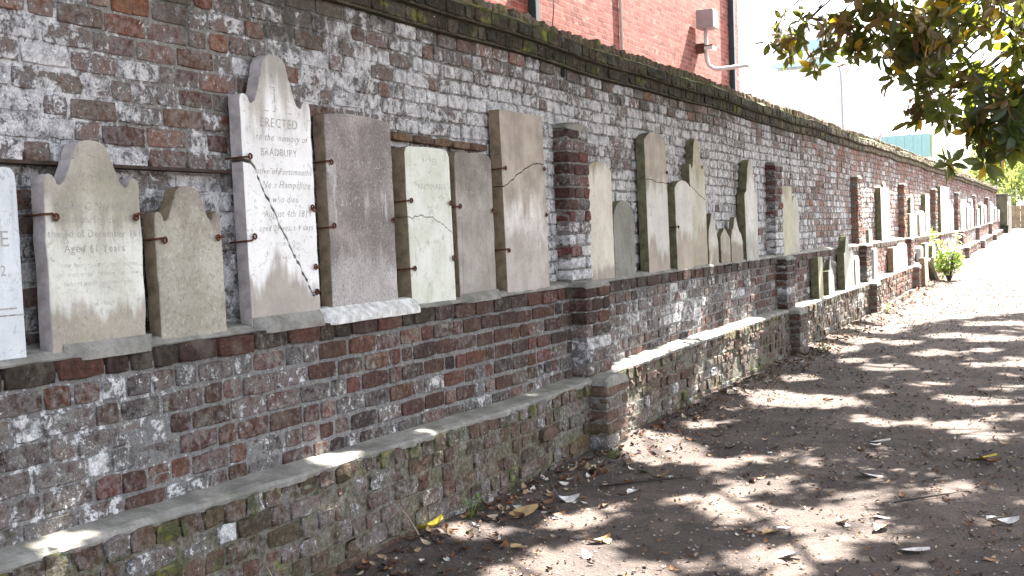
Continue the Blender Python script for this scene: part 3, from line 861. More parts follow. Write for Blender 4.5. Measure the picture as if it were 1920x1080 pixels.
# ------------------------------------------------------------------ HEADSTONES
def outline(shape, w, h, hs):
    """points from the right edge over the top to the left edge (y, z), y = 0..w"""
    P = []
    if shape == 'flat':
        P = [(w, h - .012), (w - .012, h), (.012, h), (0, h - .012)]
    elif shape == 'chamfer':
        P = [(w, h - .045), (w - .018, h - .012), (w - .06, h), (.05, h), (.015, h - .008), (0, h - .035)]
    elif shape == 'segment':
        n = 10; hs = hs or h * .92
        P = [(w, hs - .02)] + [(w * (1 - i / n), hs + (h - hs) * (1 - (2 * i / n - 1) ** 2) ** .8) for i in range(n + 1)] + [(0, hs - .02)]
    elif shape in ('round', 'arch'):
        n = 12; r = w / 2
        hh = h - r if shape == 'round' else hs
        P = [(w / 2 + w / 2 * math.cos(math.pi * i / n), hh + (h - hh) * math.sin(math.pi * i / n)) for i in range(n + 1)]
    elif shape == 'roundsmall':
        P = [(w, h - .05), (w - .004, h - .02), (w - .02, h - .003), (w - .045, h), (w - .075, h - .004), (w - .095, h - .03), (w - .11, h - .035),
             (w - .2, h + .03), (w - .3, h + .06), (.1, h), (0, h - .05)]
    elif shape in ('shoulder',):
        half = [(0, hs - .03), (.015, hs - .008), (.05, hs), (.085, hs - .004), (.115, hs - .018), (.128, hs - .034), (.16, hs - .037), (.205, hs - .024),
                (.245, hs + (h - hs) * .08), (.275, hs + (h - hs) * .30), (.285, hs + (h - hs) * .42), (.305, hs + (h - hs) * .46), (.312, hs + (h - hs) * .60),
                (.335, hs + (h - hs) * .78), (.375, hs + (h - hs) * .91), (.43, hs + (h - hs) * .98), (.5, h)]
        L = [(a * w, z) for a, z in half]
        P = [(w - a, z) for a, z in L[:-1]] + L[::-1]
    elif shape == 'ogee':
        half = [(0, hs - .02), (.03, hs), (.12, hs + .01), (.16, hs + .03), (.22, hs + (h - hs) * .35), (.30, hs + (h - hs) * .72), (.40, hs + (h - hs) * .93), (.5, h)]
        L = [(a * w, z) for a, z in half]
        P = [(w - a, z) for a, z in L[:-1]] + L[::-1]
    elif shape == 'point':
        P = [(w, hs), (w * .9, hs + (h - hs) * .25), (w * .72, hs + (h - hs) * .55), (w * .55, h * .97), (w * .42, h), (w * .25, hs + (h - hs) * .7), (w * .06, hs + (h - hs) * .4), (0, hs + .02)]
    elif shape == 'broken':
        P = [(w, hs * .7), (w * .86, hs * .95), (w * .74, hs * 1.02), (w * .60, h * .80), (w * .46, h), (w * .36, h * .97), (w * .22, h * .75), (w * .12, h * .72), (.0, h * .55)]
    return P

def prism(name, pts, t, mats, parent, bev=.004):
    """pts: closed outline (y, z); front face at x = 0, back at -t"""
    bm = bmesh.new()
    f = [bm.verts.new((0, y, z)) for y, z in pts]
    k = [bm.verts.new((-t, y, z)) for y, z in pts]
    n = len(pts)
    ff = bm.faces.new(f); fb = bm.faces.new(k[::-1])
    for i in range(n):
        j = (i + 1) % n
        q = bm.faces.new((f[j], f[i], k[i], k[j])); q.material_index = 1
    bmesh.ops.recalc_face_normals(bm, faces=bm.faces)
    front = [e for e in bm.edges if all(v.co.x > -1e-6 for v in e.verts)]
    try:
        bmesh.ops.bevel(bm, geom=front, offset=bev, segments=2, affect='EDGES', profile=.5, clamp_overlap=True)
    except Exception:
        pass
    bmesh.ops.triangulate(bm, faces=[q for q in bm.faces if len(q.verts) > 4])
    me = bpy.data.meshes.new(name); bm.to_mesh(me); bm.free()
    for q in mats: me.materials.append(q)
    return link(name, me, parent)

def rag(P, a):
    return [(y + random.gauss(0, a), z + random.gauss(0, a)) for y, z in P]

def densify(P, a, step=.06):
    out = []
    for (p, q) in zip(P[:-1], P[1:]):
        d = math.hypot(q[0] - p[0], q[1] - p[1]); n = max(1, int(d / step))
        for i in range(n):
            t = i / n
            out.append((p[0] + (q[0] - p[0]) * t + (random.gauss(0, a) if i else 0), p[1] + (q[1] - p[1]) * t + (random.gauss(0, a) if i else 0)))
    out.append(P[-1])
    return out

FAR_MATS = [stone_mat('far_white_stone', (.66, .65, .62), speck=.05, seed=3.1), stone_mat('far_cream_stone', (.60, .58, .52), speck=.05, seed=5.7, bottom=.2),
            stone_mat('far_grey_stone', (.50, .49, .46), speck=.05, seed=8.2)]
def clamp(parent, y_edge, z, w, side, t, ring=True, length=.05):
    """bent iron hook from the wall round the slab edge"""
    s = -1 if side == 'l' else 1
    e = 0 if side == 'l' else w
    xw = -.078
    z = z + random.gauss(0, .006); kz = random.gauss(.004, .008)
    pts = [(xw, e + s * .02, z - .004), (-t * .5, e + s * .012, z - .002), (-.004, e + s * .009, z), (.008, e + s * .003, z), (.009, e - s * .02, z + .002), (.009, e - s * length, z + kz)]
    mb = MB().tube(pts, [.0042, .0042, .0042, .0042, .004, .0035], 6)
    c = Vector((.010, e - s * length, z + kz))
    ringpts = [c + Vector((.001, .011 * math.cos(a), .011 * math.sin(a))) for a in np.linspace(0, 2 * math.pi, 9)]
    mb.tube(ringpts, .0045, 5, False)
    return mb.build('iron_clamp', RUST, parent, True)

HEAD = {}
for i, s in enumerate(SLABS):
    far = s.get('far')
    o = empty('headstone', (s['x'], s['y'], s['z'] - .012), (random.gauss(0, .004) + s.get('tilt', 0), -(.012 if not far else .006), 0))
    grp = 'headstones set against the brick wall'
    tag(o, s['label'], 'headstone', grp)
    if s['mat']:
        mt = stone_mat('headstone_stone', h=s['h'], seed=i * 1.37, **s['mat'])
    else:
        mt = random.choice(FAR_MATS)
    ed = {'t': EDGE_TAN, 'p': EDGE_PALE, 'd': EDGE_DARK}[s['edge']]
    top = outline(s['shape'], s['w'], s['h'], s['hs'])
    w, h = s['w'], s['h']
    a = .0020 if not far else .002
    if s.get('crack'):
        cr = [(u * w, v * h) for u, v in s['crack']]
        cr = densify(cr, .0042, .018)
        gp = s.get('gap', .004)
        up = [(y, z + gp / 2) for y, z in cr] + densify([(w, cr[-1][1] + .01)] + top + [(0, cr[0][1] + .01)], a)[1:-1]
        lo = [(0, 0), (w, 0)] + [(y, z - gp / 2) for y, z in cr[::-1]]
        prism('upper_piece', up, s['t'], [mt, ed], o, .003)
        prism('lower_piece', lo, s['t'], [mt, ed], o, .003)
    else:
        P = densify([(0, 0), (w, 0)] + top + [(0, 0)], a)[:-1]
        prism('slab', P, s['t'], [mt, ed], o, .005 if not far else .003)
    HEAD[i] = o

for i, lst in {1: [('l', .487), ('r', .49)], 2: [('l', .385), ('r', .385)], 3: [('l', .715), ('l', .365), ('r', .50), ('r', .245), ('r', .13)],
               4: [('l', .71), ('l', .40), ('r', .43)], 5: [('l', .56), ('l', .22), ('r', .55), ('r', .24)], 6: [('l', .52), ('r', .51)],
               7: [('l', .76), ('l', .27), ('r', .77), ('r', .47)], 11: [('l', .38)], 10: [('r', .82)]}.items():
    for side, z in lst:
        clamp(HEAD[i], 0, z, SLABS[i]['w'], side, SLABS[i]['t'], length=.034 if i < 4 else .024)

def letter_mat(name, col, dens):
    mt, n, b, out = new_mat(name)
    g = G(n)
    oc = g.node('ShaderNodeNewGeometry').outputs['Position']
    a = g.noise(oc, 22, 4, .65)
    tr = g.node('ShaderNodeBsdfTransparent')
    mx = g.node('ShaderNodeMixShader')
    n.links.new(g.step(a, dens - .08, dens + .08), mx.inputs[0])
    n.links.new(tr.outputs[0], mx.inputs[1]); n.links.new(b.outputs[0], mx.inputs[2])
    n.links.new(mx.outputs[0], out.inputs[0])
    b.inputs['Base Color'].default_value = (*col, 1)
    return mt
INK = letter_mat('worn_carving', (.36, .345, .32), .43)
INK2 = letter_mat('faint_carving', (.46, .44, .41), .50)

def inscription(i, lines, mat=INK):
    """lines: (text, centre fraction across, height in m, size, shear, width limit)"""
    s = SLABS[i]; o = HEAD[i]
    for (txt, cy, z, size, shear) in lines:
        cu = bpy.data.curves.new('inscription', 'FONT')
        cu.body = txt; cu.size = size; cu.shear = shear; cu.align_x = 'CENTER'
        cu.space_character = 1.12; cu.resolution_u = 2; cu.offset = -.0003
        tmp = bpy.data.objects.new('tmp', cu); C.objects.link(tmp)
        bpy.context.view_layer.update()
        me = bpy.data.meshes.new_from_object(tmp.evaluated_get(bpy.context.evaluated_depsgraph_get()))
        bpy.data.objects.remove(tmp); bpy.data.curves.remove(cu)
        # text lies in XY: turn it to face +X with reading direction +Y
        for v in me.vertices:
            v.co = Vector((.0012, v.co.x + cy * s['w'], v.co.y + z))
        me.name = 'inscription'; me.materials.clear()
        link('inscription', me, o, mat)['kind'] = 'stuff'

inscription(0, [('NE', .82, .405, .075, 0), ('2', .86, .31, .05, 0)])
inscription(1, [('TO', .50, .672, .034, 0), ('the memory', .50, .612, .030, 0), ('of', .5, .560, .030, 0), ('MARY GINOVOLY', .5, .500, .041, 0),
                ('who departed this Life', .5, .455, .038, 0), ('the 3d of December 181', .5, .405, .038, 0), ('Aged 61 Years', .48, .352, .042, 0)])
inscription(1, [('I now here rest in peace below', .5, .300, .026, .2), ('and wait until the trumpet blow', .5, .268, .026, .2), ('behold my friends and you', .5, .236, .026, .2),
                ('my soul is gone', .42, .162, .026, .2), ('behold, and now be', .46, .132, .026, .2), ('are read, and I', .5, .098, .028, .2), ('never turn, and be here', .5, .066, .028, .2),
                ('life we hope to meet again', .5, .036, .028, .2)], INK2)
inscription(3, [('ERECTED', .52, .858, .058, .1), ('to the memory of', .55, .800, .044, .35), ('BRADBURY', .50, .735, .046, 0), ('native of Portsmouth', .52, .655, .040, .35),
                ('New Hampshire', .58, .595, .046, .35), ('who died', .55, .533, .044, .35), ('August 4th 1819', .58, .470, .044, .25), ('aged 29 years 4 days', .55, .410, .040, .25)])
inscription(3, [('a sincere friend', .55, .345, .034, .25), ('and beloved', .52, .285, .034, .25)], INK2)
inscription(4, [('SACRED', .62, .690, .050, 0), ('to the memory of', .55, .620, .036, .2), ('LITTSFORTH', .52, .505, .062, 0), ('who departed this life', .5, .215, .036, .1)], INK2)
inscription(5, [('SACRED', .52, .760, .050, 0), ('ANN MARIA', .56, .625, .050, 0), ('wife of', .55, .525, .036, .2), ('who died', .5, .34, .034, .2)], INK2)
inscription(6, [('SACRED', .55, .72, .04, 0), ('to the memory of', .55, .60, .032, .1), ('who departed', .5, .40, .032, .1), ('this life', .5, .33, .032, .1)], INK2)

# carved double line on the first slab, small urn panel corners on the tallest stone
MB().box(.0004, .0016, .04, SLABS[0]['w'] - .03, .200, .205).box(.0004, .0016, .0, SLABS[0]['w'] - .001, .178, .183).build('carved_line', INK, HEAD[0])
MB().box(.0004, .0018, .135, .232, .925, .929).box(.0004, .0018, .300, .352, .922, .926).box(.0004, .0018, .228, .234, .93, 1.06).box(.0004, .0018, .20, .228, 1.03, 1.034).build('carved_cross', INK2, HEAD[3])['kind'] = 'stuff'

# ------------------------------------------------------------------ SLABS AND PIERS STANDING ON THE GROUND, FAR CORNER
def free_slab(name, label, x, y, w, h, t, shape, col, rz=0, lean=-.12, edge=EDGE_TAN):
    o = empty(name, (x, y, float(gz(y)) - .02), (0, lean, rz))
    tag(o, label, 'headstone', 'loose stones leaning at the foot of the wall')
    prism('slab', densify([(0, 0), (w, 0)] + outline(shape, w, h, h * .85) + [(0, 0)], .002)[:-1], t, [stone_mat('loose_stone', col, h=h, seed=y), edge], o)
    return o
free_slab('headstone', 'brown flat slab standing on the ground before the fourth pilaster', -2.78, 23.15, .30, .62, .10, 'flat', (.36, .27, .17), 0, -.03)
free_slab('headstone', 'narrow brown slab leaning low on the wall past the fourth pilaster', -2.86, 24.1, .3, .50, .06, 'flat', (.40, .30, .22), 0, -.05)
free_slab('headstone', 'second narrow brown slab leaning low, nearer the green sapling', -2.84, 25.2, .34, .52, .06, 'flat', (.42, .32, .24), 0, -.05)
free_slab('headstone', 'pale slab tipped sideways at the foot of the wall beside the green sapling', -2.70, 24.9, .34, .52, .06, 'chamfer', (.52, .52, .44), .5, -.35, EDGE_DARK)

rw = empty('end_wall', (0, 0, 0))
tag(rw, 'dark shaded end wall closing the long brick wall at its far corner', 'wall')
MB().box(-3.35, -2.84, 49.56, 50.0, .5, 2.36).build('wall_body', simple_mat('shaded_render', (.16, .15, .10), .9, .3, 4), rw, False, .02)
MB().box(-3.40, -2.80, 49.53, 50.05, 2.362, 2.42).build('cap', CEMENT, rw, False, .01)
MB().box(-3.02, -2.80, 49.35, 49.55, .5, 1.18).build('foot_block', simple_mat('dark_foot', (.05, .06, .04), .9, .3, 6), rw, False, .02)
gp = empty('gate_post', (-2.88, 52, 0)); tag(gp, 'slim white-edged gate post standing just past the end wall', 'post')
MB().box(-.05, .05, -.05, .05, .7, 2.36).build('post_shaft', simple_mat('pale_post', (.55, .54, .50), .7, .15, 6), gp, False, .008)
MB().box(-.065, .065, -.065, .065, 2.362, 2.41).build('post_cap', simple_mat('dark_post_cap', (.12, .11, .10), .8, .2, 6), gp, False, .008)

fen = empty('board_fence', (0, 60, 0)); tag(fen, 'weathered tan board fence behind the path at the far right', 'fence')
WOOD = simple_mat('weathered_boards', (.33, .25, .15), .9, .35, 3)
k = 0
bmesh_board = MB().box(-.095, .095, -.012, .012, 0, 1.10).build('board', WOOD, fen, False, .004)
bmesh_board.location = (-4.4, 0, .92)
for k in range(1, 34):
    c = bmesh_board.copy(); C.objects.link(c); c.parent = fen
    c.location = (-4.4 + k * .205, random.gauss(0, .006), .92 + random.gauss(0, .015))
MB().box(-4.5, 2.5, .02, .07, 1.15, 1.24).box(-4.5, 2.5, .02, .07, 1.75, 1.84).build('rail', WOOD, fen)

# ------------------------------------------------------------------ RED BRICK BUILDING BEHIND THE WALL
bld = empty('brick_building', (0, 0, 0)); tag(bld, 'tall salmon red brick building rising right behind the old wall', 'building')
BX = -6.0
PAL_RED = [(.25, .080, .064), (.28, .092, .073), (.235, .074, .061), (.30, .105, .083), (.22, .072, .063), (.27, .09, .08)]
core = MB().box(-14, BX - .0008, 2.0, 22.05, -.3, 9.0).build('house_wall', None, bld)
me = core.data; nv = len(me.vertices)
at = me.attributes.new('col', 'FLOAT_COLOR', 'POINT'); at.data.foreach_set('color', np.tile([.36, .19, .16, 1.], nv).astype(np.float32))
at = me.attributes.new('zone', 'FLOAT_COLOR', 'POINT'); at.data.foreach_set('color', np.tile([.12, 0, .0, 1.], nv).astype(np.float32))

def red_brick_material():
    mt, n, b, out = new_mat('red_brick')
    g = G(n)
    pos = g.node('ShaderNodeNewGeometry').outputs['Position']
    col = g.attr('col')[0]
    a = g.noise(pos, 14, 5, .65)
    c = g.mix(g.step(a, .35, .65), g.mix(1.0, col, (.82, .8, .8), 'MULTIPLY'), g.mix(1.0, col, (1.12, 1.15, 1.15), 'MULTIPLY'))
    c = g.mix(g.math('MULTIPLY', g.step(g.noise(pos, 1.7, 4, .6), .5, .7), .3), c, (.34, .165, .145))
    n.links.new(c, b.inputs['Base Color'])
    n.links.new(g.bump(a, .15, .003), b.inputs['Normal'])
    return mt
REDM = red_brick_material()
me.materials.append(REDM)
rb = Batch(core, EY, EZ, EX)
k = 0; z = 2.9
while z < 7.6:
    y = 6.0 - (.11 if k % 2 else 0)
    while y < 22.04:
        L = .205 if k % 6 else .095
        e = min(y + L, 22.05); a_ = y
        if e - a_ > .04:
            rb.add((BX + random.gauss(0, .0004), (a_ + e) / 2, z), e - a_, .066, .02, pick(PAL_RED) * random.uniform(.78, 1.15) * (1 + .12 * nz(y * .35, z * .5, 77)) * (np.array((1.0, .82, .72)) if y < 12.4 else 1), (0, 0, 0), .0012, .0003, False)
        y += L + .011
    z += .0765; k += 1
emit_bricks([rb], REDM, 300)
PIPE_D = simple_mat('dark_green_downpipe', (.022, .045, .055), .45, .15, 8, spec=.5)
for yy in (12.62, 21.36):
    p = MB().box(BX + .004, BX + .10, yy, yy + .105, 0, 8.9).build('downpipe', PIPE_D, bld, False, .008)
    MB().box(BX + .002, BX + .106, yy - .03, yy + .135, 4.86, 4.90).build('pipe_bracket', PIPE_D, p)
WHT = simple_mat('white_conduit', (.70, .70, .70), .5, .08, 10)
MB().tube([(BX + .025, 15.66, 3.0), (BX + .025, 15.66, 8.9)], .022, 8).build('conduit', WHT, bld, True)
GREYB = simple_mat('grey_metal_box', (.34, .31, .33), .55, .1, 6)
bx = MB().box(BX + .04, BX + .33, 19.2, 19.52, 4.90, 5.22).build('meter_box', GREYB, bld, False, .012)
MB().box(BX + .332, BX + .342, 19.215, 19.505, 4.915, 5.205).build('lit_box_front', simple_mat('painted_light_front', (.62, .60, .60), .5, .08, 6), bx, False, .004)  # paler plate: light on the box front put into its colour
MB().tube([(BX + .16, 19.36, 4.90), (BX + .16, 19.36, 4.42), (BX + .175, 19.36, 4.34), (BX + .21, 19.36, 4.27), (BX + .28, 19.36, 4.22), (BX + .36, 19.36, 4.20), (BX + .90, 19.36, 4.215)], .035, 10).build('service_pipe', WHT, bld, True)
br_ = MB().box(BX - .01, BX + .30, 19.28, 19.44, 4.60, 4.625).box(BX + .0, BX + .14, 19.30, 19.42, 4.50, 4.66).build('pipe_bracket', simple_mat('brown_bracket', (.14, .07, .05), .8, .3, 20), bld)
MB().box(BX + .16, BX + .31, 19.25, 19.47, 4.54, 4.595).build('bracket_plate', WHT, br_)

# thin dry vine on the building above the coping
vn = MB().tube([(-3.44, 7.62, 2.95), (-3.44, 7.66, 3.10), (-3.45, 7.68, 3.24), (-3.46, 7.70, 3.33), (-3.48, 7.66, 3.38), (-3.5, 7.56, 3.41), (-3.5, 7.48, 3.40)], [.004, .004, .0035, .003, .003, .0025, .002], 5)
vn.build('dry_vine', simple_mat('dry_stem', (.13, .09, .07), .9, .3, 30), None, True)
tag(bpy.data.objects['dry_vine'], 'thin dry stem curling up from the coping against the red building', 'vine')

# ------------------------------------------------------------------ FAR BACKGROUND
wh = empty('warehouse', (0, 0, 0)); tag(wh, 'pale warehouse with a teal ribbed metal band beyond the wall', 'building')
TEAL = simple_mat('teal_metal_cladding', (.30, .50, .51), .5, .06, 2, spec=.4)
LIMEG = simple_mat('pale_lime_cladding', (.38, .52, .22), .6, .08, 2)
PALEW = simple_mat('pale_warehouse_wall', (.78, .78, .76), .8, .05, 1)
MB().box(-40, -10.32, 90.1, 100, 0, 6.18).build('house_wall', PALEW, wh)
MB().box(-10.318, -9.3, 90.4, 100, 0, 6.2).build('side_wall', PALEW, wh)
pn = MB().box(0, .60, 0, .10, 6.185, 7.86).build('cladding_panel', TEAL, wh, False, .02); pn.location = (-16.4, 90.0, 0)
for k in range(1, 10):
    c = pn.copy(); C.objects.link(c); c.parent = wh; c.location = (-16.4 + k * .61, 90.0, 0)
pn2 = MB().box(0, .10, 0, .7, 6.185, 7.86).build('cladding_panel', LIMEG, wh, False, .02); pn2.location = (-10.27, 90.02, 0)
for k in range(1, 14):
    c = pn2.copy(); C.objects.link(c); c.parent = wh; c.location = (-10.27, 90.02 + k * .71, 0)
MB().box(-40, -10.28, 90.12, 99.8, 6.19, 7.80).build('parapet_core', PALEW, wh)

tw = empty('white_building', (0, 0, 0)); tag(tw, 'distant white building with a small blue window, mostly lost in the bright sky', 'building')
MB().box(-48, -27.5, 150, 170, 0, 21.4).build('house_wall', PALEW, tw)
MB().box(-36, -28.6, 150.5, 165, 21.42, 27).build('upper_storey', PALEW, tw)
MB().box(-36.4, -28.2, 149.2, 150.4, 21.7, 22.3).build('awning', simple_mat('pale_blue_awning', (.42, .62, .68), .6, .05), tw)
w_ = MB().box(-32.9, -30.1, 150.42, 150.49, 23.7, 25.0).build('window', simple_mat('blue_window', (.34, .50, .62), .3, .05), tw)
MB().box(-33.1, -29.9, 150.3, 150.48, 23.45, 23.68).build('sill', PALEW, w_)

lp = empty('street_lamp', (-11.0, 60, 0)); tag(lp, 'tall grey street lamp with a curved arm rising beyond the wall', 'street lamp')
GREYP = simple_mat('galvanised_pole', (.30, .33, .38), .5, .1, 3, .3)
MB().tube([(0, 0, .8), (-.05, 0, 6), (-.11, 0, 9.0), (-.2, 0, 9.5), (-.42, 0, 9.82), (-.75, 0, 9.95), (-1.0, 0, 9.96)], [.075, .06, .05, .04, .035, .03, .03], 8).build('pole', GREYP, lp, True)
MB().box(-1.45, -.98, -.12, .12, 9.88, 9.99).build('lamp_head', GREYP, lp, False, .03)
MB().tube([(-.02, 0, 6.35), (.9, .2, 6.72)], .022, 6).tube([(-.02, 0, 6.05), (1.2, .2, 6.65)], .022, 6).build('stay_rod', GREYP, lp)
st = empty('leaning_pole', (-11.1, 70, 0)); tag(st, 'pink and white crossed poles sticking up beside the teal warehouse band', 'pole')
MB().tube([(-.35, 0, 5.2), (.40, 0, 6.65)], .09, 8).build('pole', simple_mat('pink_paint', (.75, .33, .28), .6, .1), st, True)
MB().tube([(.25, .2, 5.6), (-.70, .2, 6.5)], .09, 8).build('pole', simple_mat('white_paint', (.78, .78, .76), .6, .1), st, True)

# ------------------------------------------------------------------ TREES
def leaf_material(name, top, under, trans, yellow=.04, ycol=(.55, .33, .02), gloss=.35):
    mt, n, b, out = new_mat(name)
    g = G(n)
    geo = g.node('ShaderNodeNewGeometry')
    bf = geo.outputs['Backfacing']
    rnd = g.sep(g.attr('col')[0])[0]
    oi = g.node('ShaderNodeObjectInfo').outputs['Random']
    r = g.math('FRACT', g.math('ADD', rnd, oi))
    t = g.mix(r, tuple(c * .6 for c in top), tuple(c * 1.5 for c in top))
    c = g.mix(bf, t, g.mix(r, tuple(c * .7 for c in under), tuple(c * 1.4 for c in under)))
    y = g.step(r, 1 - yellow, 1 - yellow + .01)
    c = g.mix(y, c, ycol)
    n.links.new(c, b.inputs['Base Color'])
    b.inputs['Roughness'].default_value = gloss
    b.inputs['Specular IOR Level'].default_value = .5
    tl = g.node('ShaderNodeBsdfTranslucent')
    n.links.new(g.mix(y, g.mix(r, tuple(x * .7 for x in trans), trans), ycol), tl.inputs['Color'])
    mx = g.node('ShaderNodeMixShader'); mx.inputs[0].default_value = .38
    n.links.new(b.outputs[0], mx.inputs[1]); n.links.new(tl.outputs[0], mx.inputs[2])
    n.links.new(mx.outputs[0], out.inputs[0])
    return mt
MAGN = leaf_material('magnolia_leaf', (.034, .058, .018), (.17, .10, .05), (.24, .28, .03), .07, (.50, .32, .02))
PALEG = leaf_material('pale_far_leaf', (.22, .28, .09), (.24, .28, .10), (.30, .36, .08), .02, gloss=.6)
SAPG = leaf_material('sapling_leaf', (.30, .42, .09), (.32, .44, .11), (.44, .58, .12), .02, (.5, .5, .05), gloss=.5)
BARK = simple_mat('grey_bark', (.10, .085, .075), .95, .35, 14, bump=.8)

# leaf blade: midrib of 4 points, two side points each side, slightly folded and drooping
def leaf_blade(L=1.0, W=.42, fold=.12, droop=.10):
    mid = [(0, 0, 0), (.33, 0, -.01), (.70, 0, -.04 - droop * .4), (1.0, 0, -droop)]
    v = [(x * L, y * L, z * L) for x, y, z in mid]
    for sgn in (1, -1):
        v += [(.30 * L, sgn * W * .46 * L, fold * W * L), (.66 * L, sgn * W * .44 * L, fold * W * L - .04 * L)]
    q = [(1, 2, 5, 4), (1, 6, 7, 2)]
    t = [(0, 1, 4), (2, 3, 5), (0, 6, 1), (2, 7, 3)]
    return np.array(v), np.array(q), np.array(t)
LV, LQ, LT = leaf_blade()

def leaves_mesh(name, Ms, rnd):
    """Ms (n,3,4) transforms"""
    n = len(Ms)
    V = np.einsum('nij,kj->nki', Ms[:, :, :3], LV) + Ms[:, None, :, 3]
    off = (np.arange(n) * 8)[:, None, None]
    col = np.ones((n, 8, 4)); col[..., 0] = rnd[:, None]
    return np_mesh(name, V.reshape(-1, 3), (LQ[None] + off).reshape(-1, 4), (LT[None] + off).reshape(-1, 3), {'col': col}, True)

def rosette(p, axis, n, L0, L1, spread=(45, 95)):
    """n leaves round a twig tip p pointing along axis; returns list of 3x4"""
    axis = Vector(axis).normalized()
    a = axis.orthogonal().normalized(); b = axis.cross(a)
    out = []
    ph = random.random() * 6.28
    for k in range(n):
        t = ph + k * 2.4
        el_ = R(random.uniform(*spread))
        d = axis * math.cos(el_) + (a * math.cos(t) + b * math.sin(t)) * math.sin(el_)
        d = (d + Vector((0, 0, -.12))).normalized()
        up = axis - d * axis.dot(d)
        up = up.normalized() if up.length > 1e-4 else d.orthogonal()
        side = up.cross(d)
        L = random.uniform(L0, L1)
        o = Vector(p) - axis * random.uniform(0, .06)
        out.append([[d[i] * L, side[i] * L, up[i] * L, o[i] + d[i] * .015] for i in range(3)])
    return out

# shafts of sun the canopy lets through: ground points (x, y, radius) seen lit in the photograph
GAPS = [(-2.56, 7.23, .30), (-2.7, 7.55, .22), (-2.21, 9.78, .30), (-2.5, 9.9, .25), (-1.9, 9.7, .25), (-2.64, 8.29, .14), (-2.75, 4.9, .16), (-2.4, 5.41, .17), (-2.19, 4.55, .24), (-1.95, 4.5, .2), (-1.7, 4.70, .14), (-2.1, 5.0, .12), (-1.25, 5.05, .12), (-.85, 7.9, .1), (-1.5, 8.9, .08), (-1.3, 11.0, .14), (-.6, 10.9, .12), (-1.7, 10.4, .1), (-2.3, 12.6, .16), (-1.0, 13.8, .16), (-2.0, 14.4, .2), (-1.3, 5.9, .07), (-1.0, 6.0, .05), (-1.7, 7.6, .07),
        (-1.11, 5.28, .15), (-1.66, 6.5, .08), (-1.1, 6.34, .09), (-1.14, 7.38, .16), (-.95, 7.3, .14), (-.68, 6.81, .08), (-.87, 8.76, .16), (-.64, 8.49, .12), (-1.41, 5.81, .12), (-1.89, 6.01, .10),
        (-1.56, 15.23, .30), (-1.91, 12.11, .22), (-1.05, 14.95, .30), (-1.54, 13.4, .22), (-.79, 9.96, .16), (-2.1, 7.0, .12), (-2.5, 11.2, .18), (-2.6, 13.6, .25), (-2.55, 14.6, .3), (-2.5, 15.8, .35), (-2.4, 17.0, .4), (-.7, 12.6, .2), (-1.2, 16.8, .3)]
LEDGE_GAPS = [(-3.03, 2.67, .52, .10), (-3.03, 4.08, .5, .09), (-3.03, 4.28, .5, .06), (-3.03, 4.94, .5, .06), (-3.03, 5.51, .5, .05), (-3.03, 6.26, .48, .04)] + \
             [(-3.03, y, .52, .16) for y in np.arange(7.6, 11.7, .22)] + [(-2.98, y, .55, .13) for y in np.arange(13.2, 18, .3)] + \
             [(-3.13, y, 1.15, .08) for y in (9.6, 10.3, 11.2, 11.9, 12.5)] + [(-3.08, y, 1.15, .06) for y in np.arange(14, 18, .45)] + [(-2.96, y, .3, .10) for y in (9.9, 10.5, 11.1)] + [(-2.95, y, z_, r_) for y, z_, r_ in ((8.2, .36, .09), (8.8, .22, .1), (9.3, .4, .08), (9.6, .18, .1), (10.2, .35, .12), (10.8, .2, .12), (11.3, .38, .1), (11.9, .25, .1))] + \
             [(-3.33, y, 2.88, .2) for y in np.arange(12.6, 20, .45)]
SHAFTS = [(x, y, float(gz(y)), r * .98 + .10) for x, y, r in GAPS] + [(random.uniform(-2.8, -.15), 4.2 + 14 * random.random() ** 1.1, .05, random.uniform(.05, .12)) for _ in range(290)] + [(x, y, z, r * 1.3 + .07 if y < 7 else r * .9 + .04) for x, y, z, r in LEDGE_GAPS]
SH = np.array(SHAFTS); SD = np.array(SUN)
def lets_sun(P, shrink=1.0):
    """True where a point stands in one of the sun shafts"""
    P = np.asarray(P)
    d = P[:, None, :] - SH[None, :, :3]
    t = d @ SD
    perp = np.linalg.norm(d - t[..., None] * SD, axis=-1)
    return (perp < SH[None, :, 3]).any(1)
def sun_hits_ground(P):
    t = (P[:, 2] - .05) / SD[2]
    return P[:, 0] - SD[0] * t, P[:, 1] - SD[1] * t

def canopy_points(n, cen, rad, clump, seed):
    """points in an ellipsoid, thinned into clumps"""
    out = []
    while len(out) < n:
        q = rng.uniform(-1, 1, (4000, 3))
        r = np.linalg.norm(q, axis=1)
        q = q[(r < 1) & (r > .35)]
        P = q * np.array(rad) + np.array(cen)
        for p in P:
            if mnoise.noise(Vector(p) * clump + Vector((seed, 0, 0))) > -.12 + .2 * random.random():
                out.append(p)
                if len(out) >= n: break
    return np.array(out)

def branch_tube(mb, a, b, r0, r1, sag=.0, n=6, wob=.08):
    a, b = Vector(a), Vector(b)
    pts, rr = [], []
    L = (b - a).length
    for i in range(n + 1):
        t = i / n
        p = a.lerp(b, t) + Vector((nz(t * 3 + a.x, a.y) * wob * L, nz(t * 3 + a.y, a.z + 5) * wob * L, sag * math.sin(math.pi * t) * L))
        if i == 0: p = a
        pts.append(p); rr.append(r0 + (r1 - r0) * t)
    mb.tube(pts, rr, 7)
    return pts

